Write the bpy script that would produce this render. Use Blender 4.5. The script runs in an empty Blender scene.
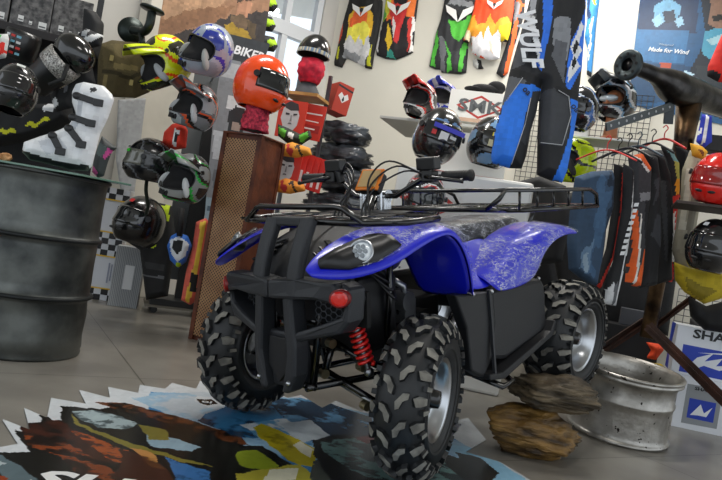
import bpy, bmesh, math, random
import numpy as np
from mathutils import Vector, Matrix, noise, Euler
random.seed(7)
R = math.radians
COL = bpy.context.scene.collection
F, H, ROLL = 660.0, 0.81, R(9.7)          # focal length in pixels of the 722 wide frame, eye height, camera roll

def ray(px, py):
    dx, dy = px-361, py-240
    c, s = math.cos(ROLL), math.sin(ROLL)
    return Vector(((dx*c+dy*s)/F, 1.0, -(-dx*s+dy*c)/F))
def at(px, py, D):
    return Vector((0, 0, H)) + ray(px, py)*D
def floor_at(px, py, z=0.0):
    r = ray(px, py)
    return Vector((0, 0, H)) + r*((z-H)/r.z)

def lin(h):
    h = h.lstrip('#')
    o = []
    for i in (0, 2, 4):
        c = int(h[i:i+2], 16)/255
        o.append(c/12.92 if c <= .04045 else ((c+.055)/1.055)**2.4)
    return (o[0], o[1], o[2], 1.0)

# ---------------------------------------------------------------- materials
_m = {}
def mat(col='#808080', rough=.5, metal=0.0, var=0.0, vscale=8.0, col2=None, bump=0.0, bscale=40.0, coat=0.0, alpha=1.0, trans=0.0, attr=False, emit=0.0, name=None, stretch=None, spec=.5):
    key = (col, rough, metal, var, vscale, col2, bump, bscale, coat, alpha, trans, attr, emit, stretch, spec)
    if key in _m: return _m[key]
    m = bpy.data.materials.new(name or 'surface'); m.use_nodes = True
    nt = m.node_tree; b = nt.nodes['Principled BSDF']
    b.inputs['Roughness'].default_value = rough
    b.inputs['Metallic'].default_value = metal
    b.inputs['Specular IOR Level'].default_value = spec
    b.inputs['Coat Weight'].default_value = coat
    b.inputs['Coat Roughness'].default_value = .08
    b.inputs['Alpha'].default_value = alpha
    b.inputs['Transmission Weight'].default_value = trans
    b.inputs['Base Color'].default_value = lin(col)
    tc = nt.nodes.new('ShaderNodeTexCoord')
    src = tc.outputs['Object']
    if stretch:
        mp = nt.nodes.new('ShaderNodeMapping'); mp.inputs['Scale'].default_value = stretch
        nt.links.new(src, mp.inputs[0]); src = mp.outputs[0]
    if attr:
        at_ = nt.nodes.new('ShaderNodeVertexColor'); at_.layer_name = 'Col'
        nt.links.new(at_.outputs['Color'], b.inputs['Base Color'])
    elif col2 or var:
        n = nt.nodes.new('ShaderNodeTexNoise'); n.inputs['Scale'].default_value = vscale; n.inputs['Detail'].default_value = 6
        nt.links.new(src, n.inputs['Vector'])
        r = nt.nodes.new('ShaderNodeValToRGB')
        r.color_ramp.elements[0].position = .38; r.color_ramp.elements[1].position = .64
        c1 = lin(col)
        c2 = lin(col2) if col2 else tuple(min(1, x*(1+var)) for x in c1[:3])+(1,)
        if not col2: c1 = tuple(x*(1-var) for x in c1[:3])+(1,)
        r.color_ramp.elements[0].color = c1; r.color_ramp.elements[1].color = c2
        nt.links.new(n.outputs['Fac'], r.inputs[0]); nt.links.new(r.outputs[0], b.inputs['Base Color'])
    if bump:
        n2 = nt.nodes.new('ShaderNodeTexNoise'); n2.inputs['Scale'].default_value = bscale; n2.inputs['Detail'].default_value = 4
        bp = nt.nodes.new('ShaderNodeBump'); bp.inputs['Strength'].default_value = bump; bp.inputs['Distance'].default_value = .01
        nt.links.new(src, n2.inputs['Vector']); nt.links.new(n2.outputs['Fac'], bp.inputs['Height']); nt.links.new(bp.outputs[0], b.inputs['Normal'])
    if emit:
        b.inputs['Emission Color'].default_value = lin(col); b.inputs['Emission Strength'].default_value = emit
    _m[key] = m
    return m
INK = lambda rough=.6, coat=0.0, bump=.0, bscale=40.: mat('#ffffff', rough, coat=coat, attr=True, bump=bump, bscale=bscale, name='print')

# ---------------------------------------------------------------- mesh builder
def frame_from(axis):
    a = Vector(axis).normalized()
    t = Vector((0, 0, 1)) if abs(a.z) < .9 else Vector((1, 0, 0))
    x = t.cross(a).normalized(); y = a.cross(x)
    return x, y, a
def smooth_path(pts, n=6):
    P = [Vector(p) for p in pts]
    if len(P) < 3: return P
    out = []
    for i in range(len(P)-1):
        p0 = P[max(i-1, 0)]; p1 = P[i]; p2 = P[i+1]; p3 = P[min(i+2, len(P)-1)]
        for k in range(n):
            t = k/n
            out.append(.5*((2*p1)+(-p0+p2)*t+(2*p0-5*p1+4*p2-p3)*t*t+(-p0+3*p1-3*p2+p3)*t**3))
    out.append(P[-1]); return out
def wide(pts, w, t, up=(1, 0, 0), m=None):
    """rows for a flat continuous bar swept along pts: w across, t thick"""
    P = smooth_path(pts, 6); rows = []
    for i, p in enumerate(P):
        d = (P[min(i+1, len(P)-1)]-P[max(i-1, 0)]).normalized(); x = Vector((0, 1, 0)); y = d.cross(x).normalized()
        b = min(w, t)*.22
        pr = [(-w/2+b, -t/2), (w/2-b, -t/2), (w/2, -t/2+b), (w/2, t/2-b), (w/2-b, t/2), (-w/2+b, t/2), (-w/2, t/2-b), (-w/2, -t/2+b)]
        rows.append([p+x*a+y*c for a, c in pr])
    return rows
class MB:
    def __init__(s): s.v = []; s.f = []; s.m = []; s.c = []; s.sm = []
    def add(s, vs, fs, m=0, sm=False, cols=None):
        o = len(s.v); s.v += [tuple(v) for v in vs]
        for i, f in enumerate(fs):
            s.f.append([k+o for k in f]); s.m.append(m); s.sm.append(sm); s.c.append(cols[i] if cols else None)
        return s
    def box(s, c, size, rot=None, m=0, taper=1.0):
        x, y, z = [k/2 for k in size]
        vs = [Vector((a*x*(taper if e > 0 else 1), b*y*(taper if e > 0 else 1), e*z)) for a in (-1, 1) for b in (-1, 1) for e in (-1, 1)]
        if rot is not None: vs = [rot @ v for v in vs]
        vs = [v+Vector(c) for v in vs]
        return s.add(vs, [(0, 1, 3, 2), (4, 6, 7, 5), (0, 4, 5, 1), (2, 3, 7, 6), (0, 2, 6, 4), (1, 5, 7, 3)], m)
    def bar(s, p0, p1, w, h, up=(0, 0, 1), m=0):
        p0, p1 = Vector(p0), Vector(p1); a = (p1-p0).normalized(); x = a.cross(Vector(up))
        if x.length < 1e-3: x = a.cross(Vector((1, 0, 0)))
        x.normalize(); y = x.cross(a)
        vs = [p+x*(i*w/2)+y*(j*h/2) for p in (p0, p1) for i, j in ((-1, -1), (1, -1), (1, 1), (-1, 1))]
        return s.add(vs, [(3, 2, 1, 0), (4, 5, 6, 7), (0, 1, 5, 4), (1, 2, 6, 5), (2, 3, 7, 6), (3, 0, 4, 7)], m)
    def tube(s, pts, r, n=10, m=0, curve=False, closed=False):
        P = smooth_path(pts) if curve else [Vector(p) for p in pts]
        N = len(P); rs = r if isinstance(r, (list, tuple)) else None
        vs = []; x = None
        for i, p in enumerate(P):
            if closed: d = P[(i+1) % N]-P[i-1]
            else: d = P[min(i+1, N-1)]-P[max(i-1, 0)]
            if d.length < 1e-9: d = Vector((0, 0, 1))
            d.normalize()
            if x is None: x = frame_from(d)[0]
            x = (x-d*x.dot(d)); x.normalize(); y = d.cross(x)
            rr = r
            if rs:
                q = i/(N-1)*(len(rs)-1); k = min(int(q), len(rs)-2); rr = rs[k]+(rs[k+1]-rs[k])*(q-k)
            vs += [p+(x*math.cos(2*math.pi*j/n)+y*math.sin(2*math.pi*j/n))*rr for j in range(n)]
        fs = []
        for i in range(N if closed else N-1):
            for j in range(n):
                a = i*n+j; b = i*n+(j+1) % n; c = ((i+1) % N)*n+(j+1) % n; d = ((i+1) % N)*n+j
                fs.append((a, b, c, d))
        if not closed: fs += [tuple(range(n))[::-1], tuple((N-1)*n+j for j in range(n))]
        return s.add(vs, fs, m, True)
    def cyl(s, p0, p1, r0, r1=None, n=20, m=0):
        r1 = r0 if r1 is None else r1
        x, y, a = frame_from(Vector(p1)-Vector(p0))
        vs = [Vector(p)+(x*math.cos(2*math.pi*j/n)+y*math.sin(2*math.pi*j/n))*r for p, r in ((p0, r0), (p1, r1)) for j in range(n)]
        s.add(vs, [(j, (j+1) % n, n+(j+1) % n, n+j) for j in range(n)], m, True)
        return s.add(vs, [tuple(range(n))[::-1], tuple(range(n, 2*n))], m)
    def lathe(s, prof, O=(0, 0, 0), axis=(0, 0, 1), n=32, m=0, sm=True, closed=False):
        x, y, a = frame_from(axis); O = Vector(O); vs = []
        for r, h in prof:
            vs += [O+a*h+(x*math.cos(2*math.pi*j/n)+y*math.sin(2*math.pi*j/n))*max(r, 1e-4) for j in range(n)]
        fs = []
        K = len(prof)
        for i in range(K if closed else K-1):
            for j in range(n):
                fs.append((i*n+j, i*n+(j+1) % n, ((i+1) % K)*n+(j+1) % n, ((i+1) % K)*n+j))
        return s.add(vs, fs, m, sm)
    def prism(s, poly, O, X, Y, t, m=0, sm=False):
        O, X, Y = Vector(O), Vector(X), Vector(Y); N = X.cross(Y).normalized(); n = len(poly)
        vs = [O+X*a+Y*b for a, b in poly]+[O+X*a+Y*b+N*t for a, b in poly]
        fs = [tuple(range(n))[::-1], tuple(range(n, 2*n))]+[(j, (j+1) % n, n+(j+1) % n, n+j) for j in range(n)]
        return s.add(vs, fs, m, sm)
    def ball(s, c, rad, m=0, nu=16, nv=10, rot=None):
        if not isinstance(rad, (tuple, list)): rad = (rad,)*3
        vs = []; c = Vector(c)
        for i in range(nv+1):
            e = -math.pi/2+math.pi*i/nv
            for j in range(nu):
                a = 2*math.pi*j/nu
                p = Vector((rad[0]*math.cos(e)*math.cos(a), rad[1]*math.cos(e)*math.sin(a), rad[2]*math.sin(e)))
                vs.append(c+(rot @ p if rot else p))
        return s.add(vs, [(i*nu+j, i*nu+(j+1) % nu, (i+1)*nu+(j+1) % nu, (i+1)*nu+j) for i in range(nv) for j in range(nu)], m, True)
    def grid(s, rows, m=0, sm=True, close_u=False):
        n = len(rows[0]); vs = [p for r in rows for p in r]; fs = []
        for i in range(len(rows)-1):
            for j in range(n if close_u else n-1):
                fs.append((i*n+j, i*n+(j+1) % n, (i+1)*n+(j+1) % n, (i+1)*n+j))
        return s.add(vs, fs, m, sm)
    def build(s, name, mats, parent=None, bevel=0, sub=0, solid=0, label=None, loc=None, rot=None, weld=False, offset=-1):
        me = bpy.data.meshes.new(name); me.from_pydata(s.v, [], s.f)
        if not isinstance(mats, (list, tuple)): mats = [mats]
        for m in mats: me.materials.append(m)
        me.polygons.foreach_set('material_index', s.m); me.polygons.foreach_set('use_smooth', s.sm)
        if any(c is not None for c in s.c):
            ca = me.color_attributes.new('Col', 'FLOAT_COLOR', 'CORNER'); arr = []
            for f, c in zip(s.f, s.c): arr += list(c or (.5, .5, .5, 1))*len(f)
            ca.data.foreach_set('color', arr)
        if weld:
            bm = bmesh.new(); bm.from_mesh(me); bmesh.ops.remove_doubles(bm, verts=bm.verts, dist=1e-4); bm.to_mesh(me); bm.free()
        me.validate(); me.update()
        o = bpy.data.objects.new(name, me); COL.objects.link(o)
        if parent: o.parent = parent
        if loc is not None: o.location = loc
        if rot is not None: o.rotation_euler = rot
        if solid: md = o.modifiers.new('s', 'SOLIDIFY'); md.thickness = solid; md.offset = offset
        if bevel:
            md = o.modifiers.new('b', 'BEVEL'); md.width = bevel; md.segments = 2; md.limit_method = 'ANGLE'; md.angle_limit = R(40)
        if sub:
            md = o.modifiers.new('u', 'SUBSURF'); md.levels = sub; md.render_levels = sub
        if label: o['label'] = label
        return o
def tag(o, label=None, cat=None, group=None, kind=None):
    if label: o['label'] = label
    if cat: o['category'] = cat
    if group: o['group'] = group
    if kind: o['kind'] = kind
    return o
def empty(name, loc, rot=(0, 0, 0), label=None, cat=None, group=None):
    o = bpy.data.objects.new(name, None); COL.objects.link(o); o.empty_display_size = .05
    o.location = loc
    if isinstance(rot, Matrix): o.rotation_euler = rot.to_euler()
    else: o.rotation_euler = rot if isinstance(rot, (tuple, list, Euler)) else (0, 0, rot)
    return tag(o, label, cat, group)
def struct(o): o['kind'] = 'structure'; return o

# ---------------------------------------------------------------- planes, printed sheets, lettering
class Plane:            # a real plane in the room: X runs right along it, Y goes into it, Z up
    def __init__(s, O, yaw=0.0, tilt=0.0, spin=0.0, flat=False):
        s.O = Vector(O)
        s.M = Matrix.Rotation(yaw, 3, 'Z') @ Matrix.Rotation(tilt, 3, 'X') @ Matrix.Rotation(spin, 3, 'Y')
        if flat: s.M = Matrix.Rotation(yaw, 3, 'Z') @ Matrix.Rotation(-math.pi/2, 3, 'X')
    def px(s, px, py):
        r = ray(px, py); n = s.M @ Vector((0, 1, 0)); c = Vector((0, 0, H))
        p = c+r*((s.O-c).dot(n)/r.dot(n)); q = s.M.transposed() @ (p-s.O)
        return (q.x, q.z)
def inside(P, poly):
    x, y = P[:, 0], P[:, 1]; r = np.zeros(len(P), bool); n = len(poly)
    for i in range(n):
        x0, y0 = poly[i]; x1, y1 = poly[i-1]
        if y0 == y1: continue
        r ^= ((y0 > y) != (y1 > y)) & (x < (x1-x0)*(y-y0)/(y1-y0)+x0)
    return r
def near(P, poly):
    best = np.full(len(P), 1e9); Q = P.copy(); n = len(poly)
    for i in range(n):
        a = np.array(poly[i]); b = np.array(poly[i-1]); d = b-a; L = (d*d).sum()
        if L == 0: continue
        t = np.clip(((P-a)@d)/L, 0, 1); q = a+t[:, None]*d; e = ((P-q)**2).sum(1)
        k = e < best; best[k] = e[k]; Q[k] = q[k]
    return np.sqrt(best), Q
def sheet(name, pl, outline, base, prints=(), T=.02, res=.008, wr=0.0, wf=9.0, rag=0.0, m=None, edge=.03, parent=None, local=False, wdir=(1, .35), back=True, mott=.10, blend=None):
    """a cloth or board of real thickness in the plane pl, its print given by polygons"""
    cv = (lambda q: q) if local else (lambda q: pl.px(*q))
    out = [cv(q) for q in outline]; A = np.array(out)
    mn = A.min(0)-res; mx = A.max(0)+res
    nx = int((mx[0]-mn[0])/res)+1; nz = int((mx[1]-mn[1])/res)+1
    gx = mn[0]+np.arange(nx+1)*res; gz = mn[1]+np.arange(nz+1)*res
    V = np.stack(np.meshgrid(gx, gz, indexing='ij'), -1).reshape(-1, 2)
    C = np.stack(np.meshgrid(gx[:-1]+res/2, gz[:-1]+res/2, indexing='ij'), -1).reshape(-1, 2)
    keep = inside(C, out)
    ii, jj = np.meshgrid(np.arange(nx), np.arange(nz), indexing='ij'); ii = ii.ravel()[keep]; jj = jj.ravel()[keep]; C = C[keep]
    cols = np.tile(np.array(lin(base)), (len(C), 1)); P = C.copy()
    if rag:
        ph = np.array([[noise.noise(Vector((c[0]*25, c[1]*9, 3))), noise.noise(Vector((c[0]*25, c[1]*9, 9)))] for c in C]); P = C+ph*rag
    for col, poly in prints:
        k = inside(P, [cv(q) for q in poly]); cols[k] = lin(col)
    if blend:
        for h1, (h2, fx_, fz_, th_) in blend.items():
            k = np.where(np.all(np.abs(cols-np.array(lin(h1))) < 1e-6, axis=1))[0]; c2 = np.array(lin(h2))
            for i_ in k:
                a_, b_ = C[i_]; n_ = noise.noise(Vector((a_*fx_, b_*fz_, 1.7)))+.5*noise.noise(Vector((a_*fx_*2.7, b_*fz_*2.7, 6)))+.3*noise.noise(Vector((a_*fx_*7, b_*fz_*7, 2)))
                t_ = min(1, max(0, (n_-th_)*3.0+.5)); cols[i_] = cols[i_]*(1-t_)+c2*t_
    if mott:
        sd = pl.O.x*3+pl.O.z*5+len(out); bi = {}
        L_c = .02
        kx = np.floor(C/L_c).astype(int)
        uq, iv = np.unique(kx, axis=0, return_inverse=True); iv = iv.ravel()
        nv = np.array([1+mott*(1.5*noise.noise(Vector((a*.45+sd, b*.2, sd)))+1.6*noise.noise(Vector((a*1.3, b*1.1+sd, 4.2)))) for a, b in uq])
        cols[:, :3] *= nv[iv][:, None]
    nz1 = nz+1
    quads = np.stack([ii*nz1+jj, (ii+1)*nz1+jj, (ii+1)*nz1+jj+1, ii*nz1+jj+1], 1)
    used, inv = np.unique(quads, return_inverse=True); quads = inv.reshape(quads.shape); V = V[used]
    cnt = np.bincount(quads.ravel(), minlength=len(V)); bd = cnt < 4
    d, Q = near(V, out)
    snap = bd & (d < res*1.5); V[snap] = Q[snap]; d[snap] = 0
    th = T*np.sqrt(np.clip(d/edge, 0, 1)) if edge else np.full(len(V), T)
    th = th*.9+.001
    fold = np.zeros(len(V))
    if wr:
        for k, (x, z) in enumerate(V):
            fold[k] = wr*(noise.noise(Vector((x*wf*wdir[0], z*wf*wdir[1], pl.O.x*7+pl.O.z)))+.5*noise.noise(Vector((x*wf*2.3*wdir[0], z*wf*2*wdir[1], 5))))
            fold[k] *= min(1, d[k]/.02+.3)
    mb = MB(); n = len(V)
    front = [(x, -t+f_, z) for (x, z), t, f_ in zip(V, th, fold)]
    fcol = [tuple(c) for c in cols]
    mb.add(front, [tuple(q) for q in quads], 0, bool(T), fcol)
    if back:
        bk = [(x, .001+f_*.3, z) for (x, z), f_ in zip(V, fold)]
        o = n; mb.add(bk, [tuple(q[::-1]) for q in quads], 0, True, fcol)
        ec = {}
        for qi, q in enumerate(quads):
            for a, b in ((q[0], q[1]), (q[1], q[2]), (q[2], q[3]), (q[3], q[0])):
                if (b, a) in ec: del ec[(b, a)]
                else: ec[(a, b)] = qi
        for (a, b), qi in ec.items():
            mb.f.append([int(b), int(a), int(a)+n, int(b)+n]); mb.m.append(0); mb.sm.append(False); mb.c.append(fcol[qi])
    o = mb.build(name, m or INK(), parent)
    if not parent: o.location = pl.O; o.rotation_euler = pl.M.to_euler()
    return o
def text(s, size, col, parent, loc, rot=None, ext=.001, shear=0., bold=0., sx=1., name='lettering', rough=.5, label=None, emit=0):
    cu = bpy.data.curves.new('t', 'FONT'); cu.body = s; cu.size = size; cu.align_x = 'CENTER'; cu.align_y = 'CENTER'
    cu.extrude = ext; cu.shear = shear; cu.offset = bold*size; cu.resolution_u = 2
    o = bpy.data.objects.new('t', cu); COL.objects.link(o)
    me = bpy.data.meshes.new_from_object(o.evaluated_get(bpy.context.evaluated_depsgraph_get()))
    bpy.data.objects.remove(o)
    M = (rot if rot is not None else Matrix.Rotation(math.pi/2, 3, 'X')).to_4x4() @ Matrix.Diagonal((sx, 1, 1, 1))
    me.transform(M); me.materials.clear(); me.materials.append(mat(col, rough))
    t = bpy.data.objects.new(name, me); COL.objects.link(t); t.parent = parent; t.location = loc
    if label: t['label'] = label
    return t
FR = Matrix.Rotation(math.pi/2, 3, 'X')      # lettering that faces -Y
def ptext(s, pl, px, py, size, ang, col, parent, off=.004, **k):
    x, z = pl.px(px, py)
    return text(s, size, col, parent, (x, -off, z), Matrix.Rotation(-R(ang), 3, 'Y') @ FR, **k)
def decal(name, parent, O, X, Z, w, h, base, prints, t=.0012, rough=.5, label=None, m=None):
    """flat printed panel built as layered cut shapes; O = lower-left corner, polygons in 0..1"""
    O, X, Z = Vector(O), Vector(X).normalized(), Vector(Z).normalized(); N = X.cross(Z).normalized()
    mb = MB(); mats = [m or mat(base, rough)]; cols = [base]
    mb.prism([(0, 0), (w, 0), (w, h), (0, h)], O, X, Z, t, 0)
    for i, (c, poly) in enumerate(prints):
        if c not in cols: cols.append(c); mats.append(mat(c, rough))
        mb.prism([(a*w, b*h) for a, b in poly], O+N*(t+.0004*i), X, Z, .0006, cols.index(c))
    return mb.build(name, mats, parent, label=label)
def copy_tree(o, parent=None):
    c = o.copy(); COL.objects.link(c); c.parent = parent
    for ch in list(o.children): copy_tree(ch, c)
    return c

# ================================================================ THE SETTING
C0 = Vector((-.66, 7.09, 0)); YB = R(-24); YL = R(40)
XB = Vector((math.cos(YB), math.sin(YB), 0)); XL = Vector((math.cos(YL), math.sin(YL), 0))
HC = 3.9
WALL = Plane(C0, YB)                                    # back wall
LWALL = Plane(C0, YL)                                   # left wall (X negative = towards the camera)
def wallbox(name, pl, rects, t, m):
    mb = MB()
    for x0, x1, z0, z1 in rects: mb.box(((x0+x1)/2, t/2, (z0+z1)/2), (x1-x0, t, z1-z0))
    o = mb.build(name, m, loc=pl.O, rot=(0, 0, math.atan2(pl.M[1][0], pl.M[0][0]))); return struct(o)
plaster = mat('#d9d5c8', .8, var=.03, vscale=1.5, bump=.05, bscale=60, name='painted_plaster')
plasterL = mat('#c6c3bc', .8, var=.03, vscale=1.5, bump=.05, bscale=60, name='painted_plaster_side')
wallbox('wall_back', WALL, [(-.15, 7.2, 0, HC)], .15, plaster)
wx1 = LWALL.px(321, 30)[0]; wx0 = LWALL.px(250, 30)[0]; wz0 = LWALL.px(318, 112)[1]; wz1 = 3.75
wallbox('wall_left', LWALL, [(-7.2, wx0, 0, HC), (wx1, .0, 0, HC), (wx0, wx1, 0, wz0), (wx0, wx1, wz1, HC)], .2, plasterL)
# window in the left wall
w = MB(); fr = .07
for z in (wz0+fr/2, wz1-fr/2): w.box(((wx0+wx1)/2, .06, z), (wx1-wx0, .08, fr))
for x in (wx0+fr/2, wx1-fr/2, (wx0+wx1)/2): w.box((x, .06, (wz0+wz1)/2), (fr, .08, wz1-wz0))
zt = LWALL.px(300, 33)[1]
w.box(((wx0+wx1)/2, .06, zt), (wx1-wx0, .09, .14))
wo = struct(w.build('window_1', mat('#d4d8dc', .35, name='window_frame_paint'), loc=C0, rot=(0, 0, YL), bevel=.005))
MB().box(((wx0+wx1)/2, .09, (wz0+wz1)/2), (wx1-wx0-.02, .008, wz1-wz0-.02)).build('pane', mat('#f4faff', .02, trans=1.0, name='window_glass'), wo)
MB().box(((wx0+wx1)/2, -.02, wz0-.02), (wx1-wx0+.06, .10, .04)).build('window_sill', mat('#c8cacb', .5), wo)
fl = MB(); fl.box((1, 3.0, -.05), (13, 13.5, .1))
fm = mat('#75716a', .30, col2='#87837b', vscale=3.0, bump=.02, bscale=30, name='floor_tile')
def tile_nodes(m):
    nt = m.node_tree; b = nt.nodes['Principled BSDF']
    src = b.inputs['Base Color'].links[0].from_socket
    tc = nt.nodes.new('ShaderNodeTexCoord'); mp = nt.nodes.new('ShaderNodeMapping'); mp.inputs['Rotation'].default_value = (0, 0, R(-30)); mp.inputs['Location'].default_value = (.35, .18, 0)
    br = nt.nodes.new('ShaderNodeTexBrick'); br.offset = 0; br.inputs['Scale'].default_value = 1; br.inputs['Brick Width'].default_value = 1.1; br.inputs['Row Height'].default_value = 1.1
    br.inputs['Mortar Size'].default_value = .0028; br.inputs['Color1'].default_value = (1, 1, 1, 1); br.inputs['Color2'].default_value = (.94, .94, .94, 1); br.inputs['Mortar'].default_value = (.3, .3, .3, 1)
    mx = nt.nodes.new('ShaderNodeMix'); mx.data_type = 'RGBA'; mx.blend_type = 'MULTIPLY'; mx.inputs[0].default_value = 1
    nt.links.new(tc.outputs['Object'], mp.inputs[0]); nt.links.new(mp.outputs[0], br.inputs[0])
    nt.links.new(src, mx.inputs[6]); nt.links.new(br.outputs[0], mx.inputs[7]); nt.links.new(mx.outputs[2], b.inputs['Base Color'])
tile_nodes(fm)
struct(fl.build('floor', fm))
struct(MB().box((1, 3.0, HC+.05), (13, 13.5, .1)).build('ceiling', mat('#cfccc4', .9)))
# pilaster of the left wall
q = Plane(at(150, 150, 5.62), YL)
pm = MB(); pm.box((0, .12, 0), (.40, .24, HC))
struct(pm.build('trim_1', mat('#cdc8bb', .75, var=.03), loc=(q.O.x, q.O.y, HC/2), rot=(0, 0, YL), bevel=.01))

# camera
cam = bpy.data.cameras.new('camera'); cam.sensor_width = 36; cam.lens = 36*F/722; cam.clip_start = .05
co = bpy.data.objects.new('camera', cam); COL.objects.link(co)
c_, s_ = math.cos(ROLL), math.sin(ROLL)
co.matrix_world = Matrix(((c_, -s_, 0, 0), (0, 0, -1, 0), (s_, c_, 0, H), (0, 0, 0, 1)))
bpy.context.scene.camera = co
# daylight and ceiling lamps
wd = bpy.data.worlds.new('world'); bpy.context.scene.world = wd; wd.use_nodes = True
bg = wd.node_tree.nodes['Background']; bg.inputs[0].default_value = (.86, .93, 1, 1); bg.inputs[1].default_value = 1.15
def area(loc, rot, sx, sy, e, col=(1, 1, 1)):
    l = bpy.data.lights.new('lamp', 'AREA'); l.shape = 'RECTANGLE'; l.size = sx; l.size_y = sy; l.energy = e; l.color = col
    o = bpy.data.objects.new('ceiling_lamp', l); COL.objects.link(o); o.location = loc; o.rotation_euler = rot; return o
for x, y, e in ((-1.2, 4.2, 42), (1.2, 4.0, 42), (.6, 1.5, 20), (1.2, 5.6, 40)):
    area((x, y, HC-.06), (0, 0, R(20)), 1.2, .3, e, (1, .97, .92))
# sun light entering the shop window on the left side
sc = bpy.context.scene
sc.view_settings.view_transform = 'Standard'; sc.view_settings.look = 'None'; sc.view_settings.gamma = 1; sc.view_settings.use_curve_mapping = False
sc.view_settings.exposure = .25
# ================================================================ BARREL AND COLUMN
bx, by = -1.575, 3.25
drum = empty('steel_drum', (bx, by, 0), (0, 0, 0), 'grey dented steel oil drum used as a display stand at the left edge', 'drum')
zinc = mat('#3b3e3e', .42, metal=.75, col2='#6a6d6a', vscale=5, bump=.25, bscale=7, name='galvanised_steel')
pr = [(.0, .01), (.265, .01), (.278, .0), (.283, .012), (.277, .03)]
for z in (.04, .10, .20, .27): pr.append((.281+.003*math.sin(z*40), z))
def rib(z): return [(.281, z-.02), (.290, z-.010), (.296, z), (.290, z+.010), (.281, z+.02)]
pr += rib(.295)+[(.282, .36), (.280, .46), (.282, .54)]+rib(.575)+[(.281, .64), (.279, .74), (.281, .82), (.283, .85), (.292, .865), (.292, .88), (.283, .88), (.280, .868), (0, .866)]
MB().lathe(pr, n=72).build('body', zinc, drum)
tr = MB(); tr.tube([(.291*math.cos(a*math.pi/36), .291*math.sin(a*math.pi/36), .871) for a in range(72)], .009, 8, closed=True); tr.build('rim', mat('#4a4c4b', .4, metal=.8), drum)
for z in (.295, .575):
    tr = MB(); tr.tube([(.292*math.cos(a*math.pi/36), .292*math.sin(a*math.pi/36), z) for a in range(72)], .010, 8, closed=True); tr.build('hoop', mat('#26292a', .5, metal=.6), drum)
gl = MB(); gl.prism([(.40*math.cos(a), .33*math.sin(a)) for a in [k*math.pi/3+.2 for k in range(6)]], (bx, by, .882), (1, 0, 0), (0, 1, 0), .010)
tag(gl.build('glass_plate', mat('#5f7f70', .05, coat=.5, name='green_edged_glass'), bevel=.002), 'green edged glass plate lying on top of the steel drum', 'glass plate')
GZ = .893
def rock(name, c, size, seed, m, parent=None, rot=0, label=None, cat='rock', group=None, cut=.2, amp=.42):
    bm = bmesh.new(); bmesh.ops.create_icosphere(bm, subdivisions=5, radius=1)
    rnd = random.Random(seed)
    planes = [(Vector((rnd.uniform(-1, 1), rnd.uniform(-1, 1), rnd.uniform(-.8, .8))).normalized(), rnd.uniform(.62, .86)) for _ in range(13)]
    for v in bm.verts:
        p = v.co.copy()
        for n, d in planes:
            k = p.dot(n)
            if k > d: p -= n*(k-d)
        p += p.normalized()*noise.noise(p*2.0+Vector((seed, 0, 0)))*amp*.3+p.normalized()*noise.noise(Vector((p.x*3, p.y*3, p.z*11))+Vector((seed, 3, 0)))*amp*.22+p.normalized()*noise.noise(Vector((p.x*9, p.y*9, p.z*16))+Vector((seed, 8, 0)))*amp*.12
        v.co = Vector((p.x*size[0], p.y*size[1], p.z*size[2]))
    zmin = min(v.co.z for v in bm.verts)
    for v in bm.verts: v.co.z = max(v.co.z, zmin+size[2]*cut)-(zmin+size[2]*cut)
    me = bpy.data.meshes.new(name); bm.to_mesh(me); bm.free(); me.materials.append(m)
    for p in me.polygons: p.use_smooth = True
    o = bpy.data.objects.new(name, me); COL.objects.link(o); o.location = c; o.rotation_euler = (0, 0, rot)
    return tag(o, label, cat, group)
slate = mat('#2c2418', .6, col2='#6a5c46', vscale=5, bump=1.0, bscale=22, stretch=(1, 1.5, 6), name='brown_layered_stone')
slate2 = mat('#33230f', .55, col2='#8a6832', vscale=6, bump=1.0, bscale=24, stretch=(1, 1.5, 4), name='ochre_stone')
b1 = floor_at(541, 464)
rock('rock', (b1.x, b1.y+.12, 0), (.262, .17, .112), 5, slate2, rot=.15, label='ochre brown rough rock on the floor, lower of the two', cat='rock', group=None)
rock('rock', (b1.x+.035, b1.y+.15, .213), (.225, .17, .090), 12, slate, rot=-.2, label='flat grey-brown layered rock stacked on the ochre one', cat='rock')
sand = mat('#a8703c', .85, col2='#d0a070', vscale=20, bump=.6, bscale=30, name='sandstone')
for i, (x, y, sz, sd) in enumerate(((-.20, -.14, (.045, .035, .028), 1), (-.11, -.19, (.035, .03, .02), 2), (-.30, -.10, (.04, .03, .03), 3))):
    rock('stone', (bx+x, by+y, GZ), sz, sd, sand, label=['small orange stone on the drum glass beside the boot toe', 'smallest orange pebble on the glass below the boot toe', 'orange stone on the drum glass at the picture edge'][i], cat='stone')
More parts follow.
